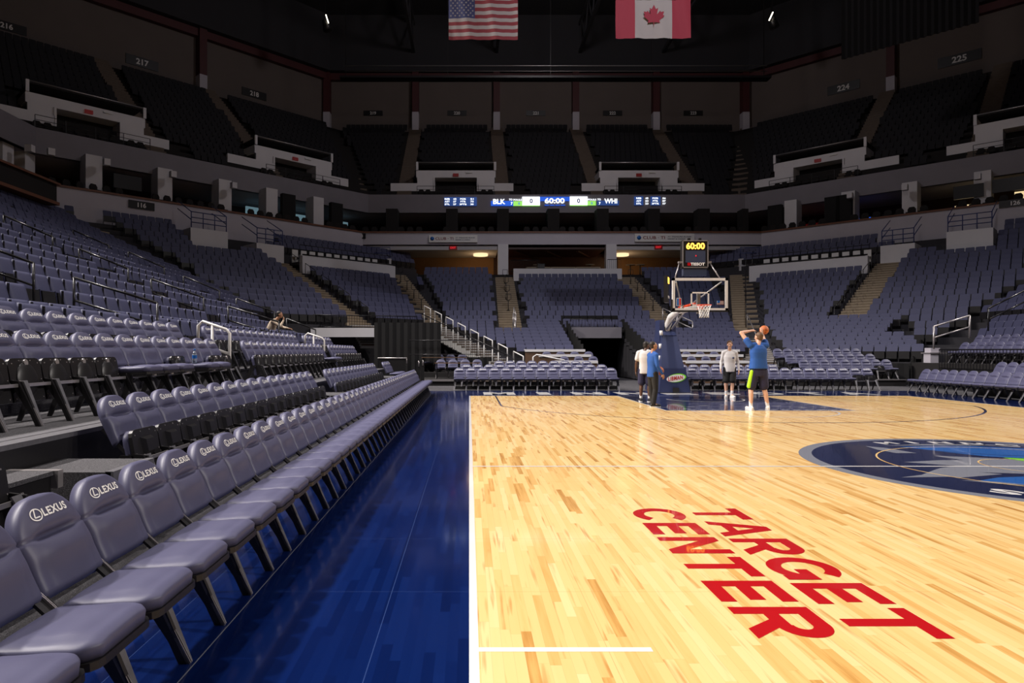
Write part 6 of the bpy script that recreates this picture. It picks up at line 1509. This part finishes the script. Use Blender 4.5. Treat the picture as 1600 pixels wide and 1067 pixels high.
# rebounder facing the camera
s = 1.04; P = stand(s); P['wr_r'] = (0.30, 0.10, 0.96); P['an_l'] = (-0.06, 0.06, 0.10); P['an_r'] = (0.10, -0.06, 0.10); P['kn_l'] = (-0.08, 0.05, 0.52); P['hand_l'] = ((0, 0.2, -1), (1, 0, 0), 0.5)
t = person('person in a white long-sleeved top and black shorts facing the camera', (at(1140, 0, 22.4)[0], 22.4, 0.003), R(180 - 10), P, 'skin_light', 'hair_brown', 'whitecloth', 'blackcloth', 'white', s, 'long', False, head_yaw=R(-8), hvol=0.012)
m = MB(); m.tube([(-0.085, 0.155, 1.33), (-0.085, 0.165, 1.33)], 0.035, 12); m.build('chest_emblem', 'navypad', t)
# dark-skinned man in white T-shirt
s = 1.04; P = stand(s); P['el_r'] = (0.24, 0.03, 1.2); P['wr_r'] = (0.16, 0.22, 1.08); P['hand_r'] = ((-0.6, 0.8, 0), (-0.6, -0.6, 0), 0.6); P['head'] = (0.04, 0.05, 1.72)
t = person('person in a white T-shirt and navy shorts with a green stripe, seen from behind', (at(1008, 0, 20.7)[0], 20.7, 0.003), R(-20), P, 'skin_dark', 'hair_dark', 'whitecloth', 'navycloth', 'black', s, 'short', False, head_yaw=R(-45), head_pitch=R(-12), panel=('r', 'neon'))
# man in blue long sleeves, profile to the right
s = 1.0; P = stand(s); P['el_r'] = (0.24, 0.0, 1.14); P['wr_r'] = (0.24, 0.16, 0.92); P['el_l'] = (-0.24, 0.06, 1.15); P['wr_l'] = (-0.10, 0.24, 1.03); P['hand_l'] = ((0.5, 0.85, -0.1), (0.3, 0.1, -1), 0.6); P['hand_r'] = ((0, 0.35, -1), (-1, 0, 0), 0.6)
P['an_l'] = (-0.10, 0.06, 0.09); P['an_r'] = (0.10, -0.04, 0.09)
t = person('person in a blue long-sleeved top and black trousers in profile, beside the lane', (at(1020, 0, 18.75)[0], 18.75, 0.003), R(-75), P, 'skin_tan', 'hair_dark', 'royal', 'blackcloth', 'black', s, 'long', True, head_yaw=R(-10), head_pitch=R(4))
ball(at(1031, 0, 18.98)[0], 19.02, 1.0, 'orange basketball held at the waist behind the arm of the person in blue')
# spectator sitting in the left bank
s = 1.0; zf = 1.36
P = {'head': (0, 0.30, 1.22), 'neck': (0, 0.16, 1.06), 'sh_l': (-0.18, 0.10, 0.98), 'sh_r': (0.18, 0.10, 0.98), 'el_l': (-0.22, 0.36, 0.78), 'el_r': (0.22, 0.38, 0.80), 'wr_l': (-0.10, 0.58, 0.74), 'wr_r': (0.06, 0.45, 1.02),
     'hand_l': ((0.2, 1, -0.1), (0, 0, -1), 0.5), 'hand_r': ((-0.3, 0.1, 0.9), (0, -1, 0), 1.0), 'hip_l': (-0.1, -0.02, 0.52), 'hip_r': (0.1, -0.02, 0.52), 'kn_l': (-0.14, 0.42, 0.50), 'kn_r': (0.14, 0.42, 0.50), 'an_l': (-0.14, 0.44, 0.1), 'an_r': (0.14, 0.44, 0.1), 'toe_l': (0, 1), 'toe_r': (0, 1)}
P['torso'] = [((0, -0.04, 0.46), .16, .12), ((0, -0.03, 0.6), .16, .12), ((0, 0.03, 0.8), .17, .125), ((0, 0.09, 0.97), .165, .115), ((0, 0.13, 1.06), .08, .07)]
P['shirt'] = [((0, -0.05, 0.5), .19, .15), ((0, -0.04, 0.6), .19, .155), ((0, 0.02, 0.8), .195, .155), ((0, 0.08, 0.97), .18, .135), ((0, 0.12, 1.05), .10, .09)]
P['hips'] = [((0, -0.03, 0.44), .17, .13), ((0, -0.02, 0.56), .17, .13)]
t = person('person in a beige sweater sitting in the left bank, hand to chin', (-6.95, 23.6, rowZ(-4) + 0.12), R(-90), P, 'skin_tan', 'hair_dark', 'beige', 'blackcloth', 'black', 1.0, 'long', True, head_yaw=R(10), head_pitch=R(-5))
